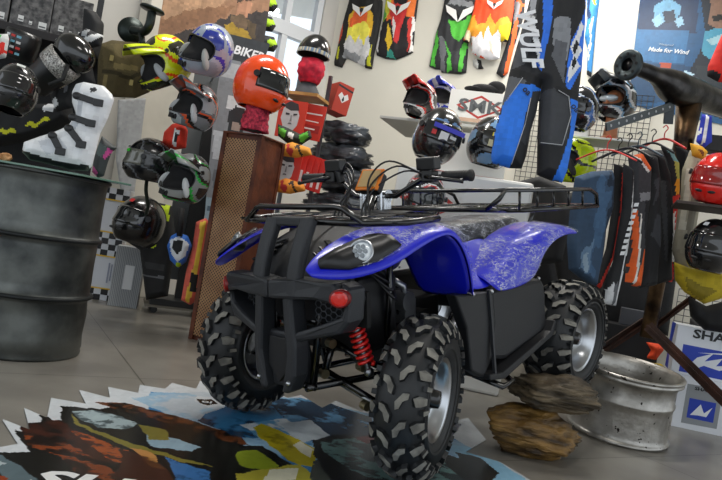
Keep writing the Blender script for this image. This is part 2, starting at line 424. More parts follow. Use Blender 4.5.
# ---- truck rim on the floor
rc = floor_at(632, 452); rc = Vector((rc.x, rc.y+.20, 0)); rc += Vector((.035, .10, 0))
rc.z = .026; trk = empty('truck_wheel_rim', rc, (R(6), 0, 0), 'worn silver steel truck wheel rim lying flat behind the rocks', 'wheel rim')
rs = mat('#8f8c86', .38, metal=.85, col2='#b6b3ad', vscale=9, bump=.3, bscale=26, name='worn_steel')
def rustspots(m):
    nt = m.node_tree; b = nt.nodes['Principled BSDF']; src = b.inputs['Base Color'].links[0].from_socket
    tc = nt.nodes.new('ShaderNodeTexCoord'); n = nt.nodes.new('ShaderNodeTexNoise'); n.inputs['Scale'].default_value = 38; n.inputs['Detail'].default_value = 2
    r = nt.nodes.new('ShaderNodeValToRGB'); r.color_ramp.elements[0].position = .67; r.color_ramp.elements[1].position = .70
    mx = nt.nodes.new('ShaderNodeMix'); mx.data_type = 'RGBA'; mx.inputs[7].default_value = lin('#231f1c')
    nt.links.new(tc.outputs['Object'], n.inputs['Vector']); nt.links.new(n.outputs['Fac'], r.inputs[0]); nt.links.new(r.outputs[0], mx.inputs[0]); nt.links.new(src, mx.inputs[6]); nt.links.new(mx.outputs[2], b.inputs['Base Color'])
rustspots(rs)
pr = [(.250, .0), (.262, .004), (.264, .014), (.256, .020), (.250, .030), (.247, .045), (.245, .17), (.248, .195), (.254, .205), (.254, .215), (.248, .222), (.246, .29), (.252, .310), (.268, .322), (.274, .326), (.274, .336), (.268, .340), (.276, .346), (.279, .354), (.272, .362), (.262, .360), (.250, .340), (.240, .315), (.234, .285), (.236, .20), (.233, .17), (.233, .05), (.240, .02), (.246, .0)]
MB().lathe(pr, n=80, closed=True).build('barrel', rs, trk)
d_ = MB(); d_.lathe([(.224, .06), (.19, .075), (.15, .12), (.11, .125), (.11, .133), (.155, .130), (.195, .085), (.224, .07)], n=48, closed=True); d_.build('wheel_disc', rs, trk)
# ---- rusty perforated column
cb_ = floor_at(199, 343); cc = Vector((cb_.x+.10, cb_.y+.16, 0))
colm = empty('metal_column', cc, (0, 0, R(-24)), 'tall rusty brown column with perforated sheet sides under the orange helmet', 'column')
rust = mat('#4a2214', .5, metal=.3, col2='#6b3820', vscale=10, bump=.3, bscale=30, name='oxide_brown_paint')
def perf():
    m = bpy.data.materials.new('perforated_sheet'); m.use_nodes = True; nt = m.node_tree; b = nt.nodes['Principled BSDF']; b.inputs['Metallic'].default_value = .15; b.inputs['Roughness'].default_value = .45
    tc = nt.nodes.new('ShaderNodeTexCoord'); sp = nt.nodes.new('ShaderNodeSeparateXYZ'); nt.links.new(tc.outputs['UV'], sp.inputs[0])
    mp = nt.nodes.new('ShaderNodeMapping'); mp.inputs['Rotation'].default_value = (0, 0, R(45)); mp.inputs['Scale'].default_value = (62, 62, 1); nt.links.new(tc.outputs['UV'], mp.inputs[0])
    v = nt.nodes.new('ShaderNodeTexVoronoi'); v.inputs['Scale'].default_value = 1; v.inputs['Randomness'].default_value = 0; v.voronoi_dimensions = '2D'
    nt.links.new(mp.outputs[0], v.inputs['Vector'])
    r = nt.nodes.new('ShaderNodeValToRGB'); r.color_ramp.elements[0].position = .26; r.color_ramp.elements[1].position = .34; r.color_ramp.elements[0].color = lin('#2a1810'); r.color_ramp.elements[1].color = lin('#c8a070')
    nt.links.new(v.outputs['Distance'], r.inputs[0])
    n = nt.nodes.new('ShaderNodeTexNoise'); n.inputs['Scale'].default_value = 7; nt.links.new(tc.outputs['Object'], n.inputs['Vector'])
    r2 = nt.nodes.new('ShaderNodeValToRGB'); r2.color_ramp.elements[0].color = lin('#8c5a40'); r2.color_ramp.elements[1].color = lin('#ffffff'); nt.links.new(n.outputs['Fac'], r2.inputs[0])
    mx = nt.nodes.new('ShaderNodeMix'); mx.data_type = 'RGBA'; mx.blend_type = 'MULTIPLY'; mx.inputs[0].default_value = 1
    nt.links.new(r.outputs[0], mx.inputs[6]); nt.links.new(r2.outputs[0], mx.inputs[7]); nt.links.new(mx.outputs[2], b.inputs['Base Color'])
    return m
pf = perf(); HCOL = 1.345
def uvbox(name, parent, c, sx, sy, sz, m):
    mb = MB().box(c, (sx, sy, sz)); o = mb.build(name, m, parent); me = o.data; uv = me.uv_layers.new(name='UVMap')
    for p in me.polygons:
        n = p.normal
        for li in p.loop_indices:
            v = me.vertices[me.loops[li].vertex_index].co
            uv.data[li].uv = (v.x if abs(n.y) > .5 else v.y, v.z) if abs(n.z) < .5 else (v.x, v.y)
    return o
SX, SY = .145, .14
uvbox('core', colm, (0, 0, HCOL/2), 2*SX-.02, 2*SY-.02, HCOL, rust)
for sg in (1, -1):
    uvbox('perforated_panel', colm, (0, sg*(SY-.006), HCOL/2+.0), 2*SX-.05, .010, HCOL-.06, pf)
    uvbox('perforated_panel', colm, (sg*(SX-.006), 0, HCOL/2+.0), .010, 2*SY-.05, HCOL-.06, rust if sg > 0 else pf)
    for s2 in (1, -1):
        a = MB(); a.box((sg*(SX-.012), s2*(SY+.001), HCOL/2), (.030, .006, HCOL)); a.box((sg*(SX+.001), s2*(SY-.012), HCOL/2), (.006, .030, HCOL)); a.build('corner_angle', rust, colm)
MB().box((0, 0, HCOL+.004), (2*SX+.01, 2*SY+.01, .012)).build('cap', rust, colm, bevel=.003)

# ================================================================ FLOOR POSTER
pl = Plane((0, 0, .004), flat=True)
PL_O = Vector((-.3, 2.2, .004))
class FloorPlane:
    O = PL_O; M = Matrix.Rotation(-math.pi/2, 3, 'X')
    def px(s, x, y):
        p = floor_at(x, y, .004)-PL_O; return (p.x, p.y)
fp = FloorPlane()
zig = [(-40, 450), (2, 447), (18, 444), (2, 419), (30, 430), (24, 408), (47, 418), (51, 398), (86, 404), (79, 390), (110, 398), (108, 387), (138, 393), (140, 385), (165, 389), (172, 383), (196, 389), (200, 381), (228, 388), (240, 380), (265, 388), (288, 398), (301, 395), (322, 408), (336, 401), (362, 412), (372, 404), (392, 416), (420, 412), (440, 424), (468, 418), (486, 440), (465, 452), (500, 462), (540, 486), (520, 560), (-60, 620)]
white = '#c9ced2'; K = '#15130f'
ins = lambda poly, d: poly
prints = [
 # sky and cloud
 ('#8fb4cf', [(150, 392), (300, 398), (440, 430), (560, 500), (520, 560), (150, 560)]),
 ('#b9c3cb', [(130, 398), (200, 392), (235, 396), (260, 420), (230, 440), (180, 420)]),
 ('#3d7fae', [(195, 420), (230, 405), (300, 402), (370, 420), (420, 440), (380, 452), (300, 440), (240, 438)]),
 ('#2a3f55', [(265, 398), (320, 400), (372, 418), (380, 436), (330, 440), (285, 420)]),
 ('#5f97bd', [(240, 425), (285, 418), (310, 436), (270, 445)]),
 ('#c3cdd3', [(280, 424), (310, 420), (330, 436), (300, 444)]),
 # dark field of the bike picture
 (K, [(-60, 455), (28, 452), (14, 430), (45, 436), (38, 412), (62, 424), (62, 406), (95, 410), (130, 404), (180, 420), (235, 436), (262, 462), (270, 560), (-60, 620)]),
 ('#3e1c10', [(20, 424), (60, 420), (95, 440), (130, 462), (160, 500), (120, 500), (70, 452), (25, 440)]),
 ('#7c3c1c', [(24, 436), (60, 438), (118, 474), (124, 500), (100, 500), (60, 456), (26, 446)]),
 ('#9a4c22', [(70, 430), (95, 436), (128, 450), (132, 462), (112, 462), (90, 446)]),
 ('#3f1e10', [(120, 448), (160, 464), (190, 500), (150, 510), (120, 470)]),
 ('#6e3c1e', [(95, 402), (125, 403), (190, 420), (240, 437), (250, 446), (190, 434), (130, 414)]),
 (K, [(60, 412), (90, 408), (150, 418), (215, 436), (248, 455), (235, 474), (180, 468), (120, 448), (70, 428)]),
 ('#9fb0b4', [(72, 412), (90, 410), (120, 416), (138, 424), (125, 430), (100, 428), (80, 420)]),
 ('#7d7430', [(72, 414), (80, 424), (120, 440), (180, 458), (215, 468), (180, 462), (118, 444), (74, 424)]),
 ('#8fa9b8', [(145, 432), (180, 440), (202, 448), (190, 452), (150, 446)]),
 ('#7d7430', [(138, 424), (165, 430), (170, 440), (150, 440)]),
 ('#3b6ea8', [(165, 458), (210, 472), (215, 500), (185, 500)]),
 ('#c0884a', [(130, 448), (150, 452), (165, 470), (150, 466)]),
 # grey stripes lower left
 ('#5a6a70', [(-20, 452), (5, 456), (40, 482), (20, 490)]), ('#aab4b8', [(-10, 458), (8, 463), (0, 466)]), ('#8a3a1a', [(-20, 466), (10, 478), (0, 500), (-30, 500)]),
 # yellow mudguard and bike body
 ('#1c1c18', [(230, 446), (262, 446), (300, 470), (330, 500), (250, 520), (226, 470)]),
 ('#b8a81c', [(252, 428), (262, 423), (300, 440), (320, 452), (312, 468), (290, 462), (258, 436)]),
 ('#ddd8c0', [(292, 446), (300, 441), (314, 450), (310, 458)]),
 ('#8c9a28', [(236, 452), (256, 450), (280, 466), (268, 472), (240, 466)]), ('#b2a83c', [(236, 474), (300, 464), (322, 484), (300, 520), (240, 510)]), ('#e4dfc4', [(270, 470), (300, 468), (296, 480), (262, 482)]),
 ('#454a44', [(312, 462), (330, 458), (345, 480), (330, 500), (310, 478)]),
 # grey-green visor shape
 ('#15191c', [(312, 440), (345, 434), (400, 438), (470, 462), (510, 482), (480, 520), (380, 520), (330, 480), (314, 455)]),
 ('#5f7f7c', [(320, 442), (350, 438), (395, 442), (440, 460), (470, 486), (400, 490), (350, 470), (324, 452)]),
 ('#2a3236', [(350, 444), (385, 446), (410, 458), (380, 462)]), ('#7a2b2c', [(355, 438), (375, 434), (388, 440), (366, 444)]),
 ('#8fc0dc', [(440, 442), (470, 448), (505, 466), (535, 486), (500, 486), (470, 462)]), ('#1a2126', [(455, 452), (480, 458), (500, 474), (488, 484), (466, 470)]),
 ('#4a4c60', [(440, 424), (462, 424), (452, 436), (440, 436)]),
 (white, [(196, 396), (214, 397), (222, 405), (208, 408), (195, 402)]), (K, [(197, 399), (210, 399), (218, 404), (208, 406), (198, 403)]),
]
po = sheet('floor_sticker', fp, zig, white, prints, T=.0, edge=0, res=.0062, rag=.012, mott=.05, blend={
    '#8fb4cf': ('#3d78a8', 5, 5, .1), '#3d7fae': ('#1c3a58', 5, 5, .05), '#b9c3cb': ('#9cb8cc', 6, 6, .1), '#2a3f55': ('#5f8fb4', 8, 8, .25), '#5f97bd': ('#d0d8dc', 9, 9, .1),
    '#7c3c1c': ('#1c0e08', 10, 22, -.05), '#9a4c22': ('#4a2010', 12, 30, .0), '#3e1c10': ('#120a06', 10, 20, -.05), '#6e3c1e': ('#15100c', 22, 22, -.05), '#9fb0b4': ('#4c585c', 14, 14, .1), '#b8a81c': ('#8a7c14', 8, 8, .2), '#5f7f7c': ('#2a3638', 9, 14, .0), '#3b6ea8': ('#20405f', 8, 8, 0), '#c0884a': ('#5a3418', 10, 10, 0)}, m=mat('#ffffff', .22, attr=True, name='glossy_print'))
tag(po, 'glossy floor sticker with zigzag white edge and motocross pictures under the quad', 'floor sticker')
p = floor_at(68, 479, .006); q2 = p-PL_O
text('SU', .17, '#e8e8e6', po, (q2.x+.03, -.003, q2.y-.02), Matrix.Rotation(-R(8), 3, 'Y') @ FR, ext=.0004, bold=.03, shear=.2, sx=1.3, rough=.3)
p = floor_at(207, 402, .006)-PL_O
text('oi', .05, '#d8dadc', po, (p.x, -.003, p.y), Matrix.Rotation(-R(5), 3, 'Y') @ FR, ext=.0004, bold=.02, sx=1.2, rough=.3)

# ================================================================ HELMETS
def helmet(name, c, rot, label, cat='helmet', kind='mx', col=None, group=None, s=1.0, peak=None, visor='#0b0c0e', pads='#b9bcbc', stick=None, open_=False, lining='#101012'):
    """c = centre of the head; the face looks along local -Y"""
    h = empty(name, c, rot, label, cat, group); h.scale = (s, s, s)
    NA, NE = 72, 44; mx = kind == 'mx'
    pa, pe0, pe1 = (1.00, -.42, .42) if mx else (1.08, -.24, .34)
    if open_: pe0, pe1 = -3, -2.5
    ec, eh = (pe0+pe1)/2, (pe1-pe0)/2
    def P(a, e, off=0.0):
        rx, ry, rz = .118, (.148 if abs(a) < 1.57 else .158), .145
        ce = math.cos(e)
        x, y, z = rx*ce*math.sin(a), -ry*ce*math.cos(a), rz*math.sin(e)
        if e < 0:
            k = min(1, -e/.9); x *= 1+.20*k-.10*k*k; y *= 1+.12*k
            z *= 1.14
            f = max(0, math.cos(a)); chin = (.075 if mx else .022) if not open_ else 0
            g = max(0, 1-abs(e+.62)/.55)
            y -= chin*f**2*min(1, -e/.35); x *= 1-(.18 if mx else .05)*f**2*min(1, -e/.4)
        if mx and e > .1: z += .004
        v = Vector((x, y, z)); return v+v.normalized()*off
    e0 = -.98 if not open_ else -.08
    V = {}; pts = []; faces = []; cols = []
    def inport(a, e): return (abs(a)/pa)**3+(abs(e-ec)/eh)**3 < 1
    A = [-math.pi+2*math.pi*i/NA for i in range(NA)]; E = [e0+(math.pi/2-e0)*j/NE for j in range(NE+1)]
    cellk = {}
    for i in range(NA):
        for j in range(NE):
            a = A[i]+math.pi/NA; e = (E[j]+E[j+1])/2
            if inport(a, e): continue
            cellk[(i, j)] = 1
    vid = {}
    def vert(i, j):
        key = (i % NA, j)
        if key in vid: return vid[key]
        a, e = A[i % NA], E[j]
        nb = [((i-1) % NA, j-1), ((i) % NA, j-1), ((i-1) % NA, j), (i % NA, j)]
        cnt = sum(1 for k in nb if k in cellk or k[1] < 0 or k[1] >= NE)
        if cnt < 4 and abs(a) < pa*1.4:
            r_ = ((abs(a)/pa)**3+(abs(e-ec)/eh)**3)**(1/3)
            if .6 < r_ < 1.5: a = a/r_; e = ec+(e-ec)/r_
        e = max(e, e0) if not open_ else e
        vid[key] = len(pts); pts.append(P(a, e)); return vid[key]
    cf = col or (lambda a, e, p: '#111213')
    for (i, j) in cellk:
        faces.append((vert(i, j), vert(i+1, j), vert(i+1, j+1), vert(i, j+1)))
        a = A[i]+math.pi/NA; e = (E[j]+E[j+1])/2; cols.append(lin(cf(a, e, P(a, e))))
    MB().add(pts, faces, 0, True, cols).build('shell', INK(.22, coat=.6), h, solid=.006)
    g = MB(); rows = []
    for j in range(13):
        e = e0+(math.pi/2-e0)*j/12; rows.append([P(-math.pi+2*math.pi*i/24, e)*.90 if True else 0 for i in range(24)])
    g.grid(rows, close_u=True); g.build('lining', mat(lining, .85), h)
    # rim of the port
    t = MB(); ring = []
    for k in range(48):
        th = 2*math.pi*k/48; ca, sa = math.cos(th), math.sin(th); r_ = (abs(ca)**3+abs(sa)**3)**(-1/3)
        ring.append(P(pa*ca*r_, ec+eh*sa*r_, .001))
    if not open_: t.tube(ring, .0045, 6, closed=True); t.build('port_trim', mat('#0c0c0d', .5), h)
    if kind == 'road':
        rows = []
        for j in range(9):
            ee = pe0-.02+(pe1-pe0+.05)*j/8; rows.append([P(-pa*1.04+2.08*pa*i/20, ee, .006) for i in range(21)])
        MB().grid(rows).build('visor', mat(visor, .06, coat=.8), h, solid=.003)
        for sg in (1, -1):
            c0 = P(sg*pa*1.08, ec+.05, .008); m_ = MB(); m_.cyl(c0, c0*1.08, .016, n=16); m_.build('visor_pivot', mat('#16181a', .4), h)
        # chin vents
        for sg in (1, -1): 
            c0 = P(sg*.28, -.52, .001); m_ = MB(); m_.ball(c0, (.022, .006, .008)); m_.build('chin_vent', mat('#0c0d0e', .5), h)
    else:
        if pads and not open_:
            for sg in (1, -1):
                m_ = MB(); m_.ball((sg*.074, -.105, -.045), (.020, .040, .060), rot=Matrix.Rotation(sg*.35, 3, 'Z') @ Matrix.Rotation(-.35*sg, 3, 'Y')); m_.build('cheek_pad', mat(pads, .8), h)
        if not open_:
            for k in range(4):
                c0 = P((k-1.5)*.16, -.62, .002); m_ = MB(); m_.box(c0, (.012, .012, .030)); m_.build('chin_slot', mat('#0a0a0b', .6), h)
    if peak:
        rows = []
        for j in range(7):
            v = j/6; row = []
            for i in range(13):
                u = -1+i/6; w = .122*(1-.22*v*v) if v < .99 else .07
                if v > .8: w *= 1-.9*(v-.8)
                x = u*w; y = -.085-.14*v+.03*u*u*(1-v)-.0*v
                z = .100+.055*v-.045*abs(u)**2.2-.018*v*v+(.012 if abs(u) < .25 else 0)
                row.append((x, y, z))
            rows.append(row)
        pcols = []
        for j in range(6):
            for i in range(12): pcols.append(lin(peak[(0 if abs(i-5.5) > 4 else (1 if abs(i-5.5) > 2 else 2)) % len(peak)]))
        n = 13; vs = [q for r in rows for q in r]
        fs = [(j*n+i, j*n+i+1, (j+1)*n+i+1, (j+1)*n+i) for j in range(6) for i in range(12)]
        MB().add(vs, fs, 0, True, pcols).build('peak', INK(.3, coat=.4), h, solid=.005)
        for sg in (1, -1):
            m_ = MB(); m_.cyl((sg*.112, -.05, .062), (sg*.124, -.05, .066), .012, n=12); m_.build('peak_screw', mat('#2a2b2c', .4, metal=.6), h)
    if stick:
        for (w, a, e, cs, ww, hh) in stick:
            c0 = P(a, e, .011); d = c0.normalized(); x = Vector((0, 0, 1)).cross(-d).normalized()*-1; x = Vector((math.cos(a), math.sin(a), 0)); z = x.cross(d).normalized()
            if z.z < 0: z = -z
            m_ = MB(); m_.prism([(-ww, -hh), (ww, -hh), (ww, hh), (-ww, hh)], c0, x, z, .0012); m_.build('sticker', mat(cs, .5), h)
            if w: text(w, hh*1.5, '#202020' if cs != '#111111' else '#f0f0f0', h, c0+d*.003, Matrix((x, z, x.cross(z))).transposed(), ext=.0004)
    return h
def swirl(pal, f1=3.0, f2=5.0, ph=0.0, thr=(.15, -.1)):
    def f(a, e, p):
        s = math.sin(f1*e*1.6+abs(a)*f2*.6+ph)+.6*math.sin(abs(a)*2.4-e*f2+ph*2)+.18*noise.noise(Vector((abs(p.x)*16, p.y*16, p.z*16+ph)))
        if s > .75: return pal[0]
        if s > .15: return pal[1]
        if s > -.25: return pal[2 % len(pal)]
        if s > -.8: return pal[3 % len(pal)]
        return pal[4 % len(pal)]
    return f
# orange road helmet on the column
hc = at(262, 83, 4.05)
helmet('helmet', hc, (R(6), R(4), R(58)), 'glossy plain orange full-face helmet with dark visor on the rusty column', kind='road', s=1.2, visor='#141414',
       col=lambda a, e, p: '#f04a0c', stick=[('', .75, -.62, '#111111', .010, .008)])
nk = empty('bandana_neck', (hc.x, hc.y, HCOL+.012), (0, 0, 0), 'red patterned bandana tube on a stand below the orange helmet', 'bandana')
hgt = hc.z-HCOL-.12
rows = []
for j in range(14):
    v = j/13; rows.append([((.085-.02*v+.006*math.sin(a*5+v*11)+.004*math.sin(a*9-v*17))*math.cos(a), (.085-.02*v+.006*math.sin(a*5+v*11))*math.sin(a), v*hgt) for a in [2*math.pi*i/40 for i in range(40)]])
MB().grid(rows, close_u=True).build('cloth', mat('#7a0d2a', .8, col2='#d83a50', vscale=55, name='red_paisley'), nk, solid=.003)
MB().cyl((0, 0, 0), (0, 0, hgt+.03), .05, .04, n=20).build('stand', mat('#2a2a2c', .6), nk)

# hanging group on the left
helmet('helmet', at(166, 60, 4.15), (R(34), R(0), R(-40)), 'neon yellow motocross helmet with peak, silver goggles opening, top left', s=1.05, peak=['#d8e810', '#2a2a16', '#d8e810'],
       col=swirl(['#e4ec18', '#d9e60e', '#e8541c', '#dbe814', '#2c2c1e'], 2.2, 2.6, .4), pads='#a8acb0')
helmet('helmet', at(210, 50, 4.1), (R(12), R(16), R(-22)), 'blue, white and silver full-face helmet beside the neon yellow one', kind='mx', s=1.08, pads='#a8a8a4',
       col=swirl(['#9aa4b0', '#aab4c0', '#2638a8', '#8e98a6', '#20308c'], 1.8, 2.6, 2.0), stick=None)
helmet('helmet', at(197, 107, 4.2), (R(2), R(10), R(-22)), 'grey and orange motocross helmet above the green one', s=1.0, peak=['#6a6e72', '#c85028', '#7c8086'],
       col=swirl(['#8a8e92', '#1e1f22', '#d8562c', '#6f7478', '#a8acb0'], 2.6, 3.6, 1.1), pads='#c0c2c4')
helmet('helmet', at(188, 178, 4.1), (R(4), R(10), R(-18)), 'silver and green motocross helmet below the grey and orange one', s=1.04, peak=['#8f9492', '#1fae3a', '#9ea3a2'],
       col=swirl(['#a4a8a6', '#1a1c1e', '#22b240', '#8a8e8c', '#24262a'], 2.6, 3.6, 2.6), pads='#cfd2d2')
helmet('helmet', at(150, 160, 4.25), (R(0), R(4), R(-62)), 'black helmet with mirrored visor and green tag, left of the green helmet', kind='road', s=.98, visor='#6a6a62',
       col=swirl(['#141518', '#1b1c20', '#5a5e62', '#141518', '#0e0f10'], 3, 5, .5), stick=[('', .3, .25, '#38d838', .02, .009), ('', -.5, .42, '#d8dcd8', .03, .008)])
helmet('helmet', at(141, 221, 4.6), (R(-10), R(4), R(-30)), 'large gloss black road helmet above the corrugated silver carton', kind='road', s=1.22, visor='#16181a', col=lambda a, e, p: '#0c0d0f', stick=[('', .2, .62, '#b81c20', .012, .012)])
# ================================================================ THE QUAD
QY, QB = R(40), R(10.5)
Rv = Vector((math.sin(QY), math.cos(QY), 0)); Lv = Vector((math.cos(QY), -math.sin(QY), 0))
xh = -Rv*math.cos(QB)+Vector((0, 0, -math.sin(QB))); zh = -Rv*math.sin(QB)+Vector((0, 0, math.cos(QB)))
QM = Matrix((xh, Lv, zh)).transposed()
TR = .275
QO = Vector((-.005, 2.58, TR)) - QM @ Vector((0, 0, TR))
quad = empty('quad_bike', QO, QM, 'blue and black quad bike partly in clear wrap, rear wheels up on rocks', 'quad bike')
blk = mat('#17181b', .55, bump=.12, bscale=250, name='black_textured_plastic')
blkg = mat('#26282c', .5, bump=.15, bscale=300, name='grey_black_plastic')
gloss = mat('#0a0a0b', .22, coat=.3, name='gloss_black_paint')
blue = mat('#0e1ac4', .36, coat=.25, name='royal_blue_plastic')
rub = mat('#1b1d1f', .52, var=.15, vscale=20, name='tyre_rubber')
rubt = mat('#8a877e', .75, col2='#55534e', vscale=14, name='lit_tread_top')  # paler lug tops: light from above put into the tread colour
alu = mat('#b9bcc0', .28, metal=1, var=.05, vscale=6, name='bare_aluminium')
stl = mat('#8f9296', .35, metal=1, name='steel')
def wrapmat():
    m = bpy.data.materials.new('clear_film'); m.use_nodes = True; nt = m.node_tree; b = nt.nodes['Principled BSDF']
    b.inputs['Base Color'].default_value = (.9, .93, 1, 1); b.inputs['Roughness'].default_value = .15
    tc = nt.nodes.new('ShaderNodeTexCoord')
    v = nt.nodes.new('ShaderNodeTexVoronoi'); v.feature = 'DISTANCE_TO_EDGE'; v.inputs['Scale'].default_value = 20
    n = nt.nodes.new('ShaderNodeTexNoise'); n.inputs['Scale'].default_value = 14; n.inputs['Distortion'].default_value = 2.5; n.inputs['Detail'].default_value = 3
    st_ = nt.nodes.new('ShaderNodeMapping'); st_.inputs['Scale'].default_value = (1.0, 1.0, 2.2); st_.inputs['Rotation'].default_value = (0, .6, 0); nt.links.new(tc.outputs['Object'], st_.inputs[0]); nt.links.new(st_.outputs[0], n.inputs['Vector'])
    mx = nt.nodes.new('ShaderNodeMix'); mx.data_type = 'RGBA'; mx.inputs[0].default_value = .11
    nt.links.new(st_.outputs[0], mx.inputs[6]); nt.links.new(n.outputs['Color'], mx.inputs[7]); nt.links.new(mx.outputs[2], v.inputs['Vector'])
    r = nt.nodes.new('ShaderNodeValToRGB'); r.color_ramp.elements[0].position = .0; r.color_ramp.elements[0].color = (.85, .85, .85, 1); r.color_ramp.elements[1].position = .03; r.color_ramp.elements[1].color = (.03, .03, .03, 1)
    n3 = nt.nodes.new('ShaderNodeTexNoise'); n3.inputs['Scale'].default_value = 9; n3.inputs['Detail'].default_value = 2; nt.links.new(tc.outputs['Object'], n3.inputs['Vector'])
    r3 = nt.nodes.new('ShaderNodeValToRGB'); r3.color_ramp.elements[0].position = .36; r3.color_ramp.elements[1].position = .5; nt.links.new(n3.outputs['Fac'], r3.inputs[0])
    mu = nt.nodes.new('ShaderNodeMath'); mu.operation = 'MULTIPLY'
    nt.links.new(v.outputs['Distance'], r.inputs[0]); nt.links.new(r.outputs[0], mu.inputs[0]); nt.links.new(r3.outputs[0], mu.inputs[1]); nt.links.new(mu.outputs[0], b.inputs['Alpha'])
    bp = nt.nodes.new('ShaderNodeBump'); bp.inputs['Strength'].default_value = .9; bp.inputs['Distance'].default_value = .01
    nt.links.new(v.outputs['Distance'], bp.inputs['Height']); nt.links.new(bp.outputs[0], b.inputs['Normal'])
    return m
film = wrapmat()

# ---- wheels
def make_tyre(Rad, hw, rb, nl, lug=.017):
    """tyre around the Y axis; hw = half width, rb = bead radius"""
    prof = [(0, Rad-lug), (hw*.35, Rad-lug-.003), (hw*.65, Rad-lug-.012), (hw*.86, Rad-lug-.030), (hw*.98, Rad-lug-.062), (hw*1.0, (Rad+rb)/2+.0), (hw*.93, rb+.022), (hw*.78, rb+.004), (hw*.70, rb)]
    S = [0]
    for i in range(1, len(prof)): S.append(S[-1]+math.hypot(prof[i][0]-prof[i-1][0], prof[i][1]-prof[i-1][1]))
    def P(s_):
        a = abs(s_)
        for i in range(1, len(S)):
            if a <= S[i] or i == len(S)-1:
                t = min(1, (a-S[i-1])/(S[i]-S[i-1])); w = prof[i-1][0]+(prof[i][0]-prof[i-1][0])*t; r = prof[i-1][1]+(prof[i][1]-prof[i-1][1])*t
                dw = prof[i][0]-prof[i-1][0]; dr = prof[i][1]-prof[i-1][1]; break
        L = math.hypot(dw, dr); n = (-dr/L, dw/L)      # (w, r) outward normal
        return (w if s_ >= 0 else -w, r, n[0] if s_ >= 0 else -n[0], n[1])
    def pt(th, s_, h):
        w, r, nw, nr = P(s_); w += nw*h; r += nr*h
        return Vector((r*math.cos(th), w, r*math.sin(th)))
    mb = MB()
    full = [(r, w) for w, r in prof[::-1]]+[(r, -w) for w, r in prof[1:]]
    x, y, a = frame_from((0, 1, 0))
    mb.lathe(full+[(rb-.004, -hw*.6), (rb-.004, hw*.6)], (0, 0, 0), (0, 1, 0), 72, 0, closed=True)
    def lugp(poly, th0, sg):
        poly = [(q0*1.12, q1) for q0, q1 in poly]; n = len(poly); b = [pt(th0+p[0]/Rad, sg*p[1], -.002) for p in poly]; c = (sum(p[0] for p in poly)/n, sum(p[1] for p in poly)/n)
        t = [pt(th0+(c[0]+(p[0]-c[0])*.88)/Rad, sg*(c[1]+(p[1]-c[1])*.9), lug) for p in poly]
        fs = [(j, (j+1) % n, n+(j+1) % n, n+j) for j in range(n)]
        mb.add(b+t, fs, 0)
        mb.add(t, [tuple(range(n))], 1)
    s1 = hw*.42
    for k in range(nl):
        th = 2*math.pi*k/nl; p = 2*math.pi*Rad/nl
        for sg, off in ((1, 0), (-1, .5)):
            t0 = th+off*2*math.pi/nl
            # centre hooked lug
            lugp([(-.30*p, hw*.06), (-.02*p, hw*.02), (.30*p, hw*.30), (.34*p, hw*.52), (.12*p, hw*.50), (.02*p, hw*.34), (-.24*p, hw*.22)], t0, sg)
            # shoulder block
            lugp([(-.12*p, hw*.68), (.18*p, hw*.62), (.30*p, hw*.80), (.26*p, hw*1.12), (-.02*p, hw*1.16), (-.10*p, hw*.90)], t0, sg)
            # side lug on the outer shoulder
            lugp([(-.42*p, hw*.98), (-.22*p, hw*.95), (-.20*p, hw*1.3), (-.38*p, hw*1.34)], t0, sg)
    # sidewall ribs
    for sg in (1, -1):
        mb.lathe([(rb+.035, sg*hw*.97), (rb+.04, sg*(hw*.97+.004)), (rb+.045, sg*hw*.985)], (0, 0, 0), (0, 1, 0), 60, 0)
    return mb
def make_rim(rb, hw, sg, dish):
    """aluminium rim; sg = side that shows the outer face"""
    mb = MB()
    pr = [(rb+.006, hw*.80), (rb+.006, hw*.74), (rb-.006, hw*.72), (rb-.012, hw*.5), (rb-.020, hw*.35), (rb-.022, -hw*.3), (rb-.008, -hw*.6), (rb+.006, -hw*.8), (rb-.001, -hw*.82), (rb-.016, -hw*.62), (rb-.030, -hw*.3), (rb-.030, dish), (rb*.62, dish+.004), (rb*.5, dish+.018), (rb*.2, dish+.018), (0, dish+.018)]
    mb.lathe([(r, w*sg) for r, w in pr], (0, 0, 0), (0, 1, 0), 48, 0)
    pr = [(0, dish+.022), (rb*.48, dish+.022), (rb*.6, dish+.010), (rb-.036, dish+.008), (rb-.026, hw*.35), (rb-.018, hw*.5), (rb-.010, hw*.74), (rb+.001, hw*.8), (rb+.006, hw*.80)]
    mb.lathe([(r, w*sg) for r, w in pr], (0, 0, 0), (0, 1, 0), 48, 0)
    return mb
def wheel(x, y, front, steer=0):
    sg = 1 if y > 0 else -1
    w = empty('wheel', (x, y, TR+(.030 if front else .010)), (0, 0, steer)); w.parent = quad
    hw, rb = (.087, .142) if front else (.118, .150)
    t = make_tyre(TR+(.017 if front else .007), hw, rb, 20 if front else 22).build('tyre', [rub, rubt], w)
    t.rotation_euler = (0, .35, 0)
    make_rim(rb, hw, sg, hw*.05 if front else -hw*.1).build('rim', alu, w)
    h = MB(); h.lathe([(.052, 0), (.052, sg*.03), (.034, sg*.045), (.030, sg*.07), (0, sg*.074)], (0, 0, 0), (0, 1, 0), 20, 0)
    h.build('hub_cap', gloss, w)
    for k in range(4):
        b = MB()
        a = k*math.pi/2+.4; c = Vector((.045*math.cos(a), sg*.02, .045*math.sin(a)))
        b.cyl(c, c+Vector((0, sg*.022, 0)), .008, n=6); b.build('lug_nut', stl, w)
    return w
wheel(0, .40, True, R(17)); wheel(.03, -.445, True, R(6)); wheel(-1.25, .385, False); wheel(-1.25, -.385, False)

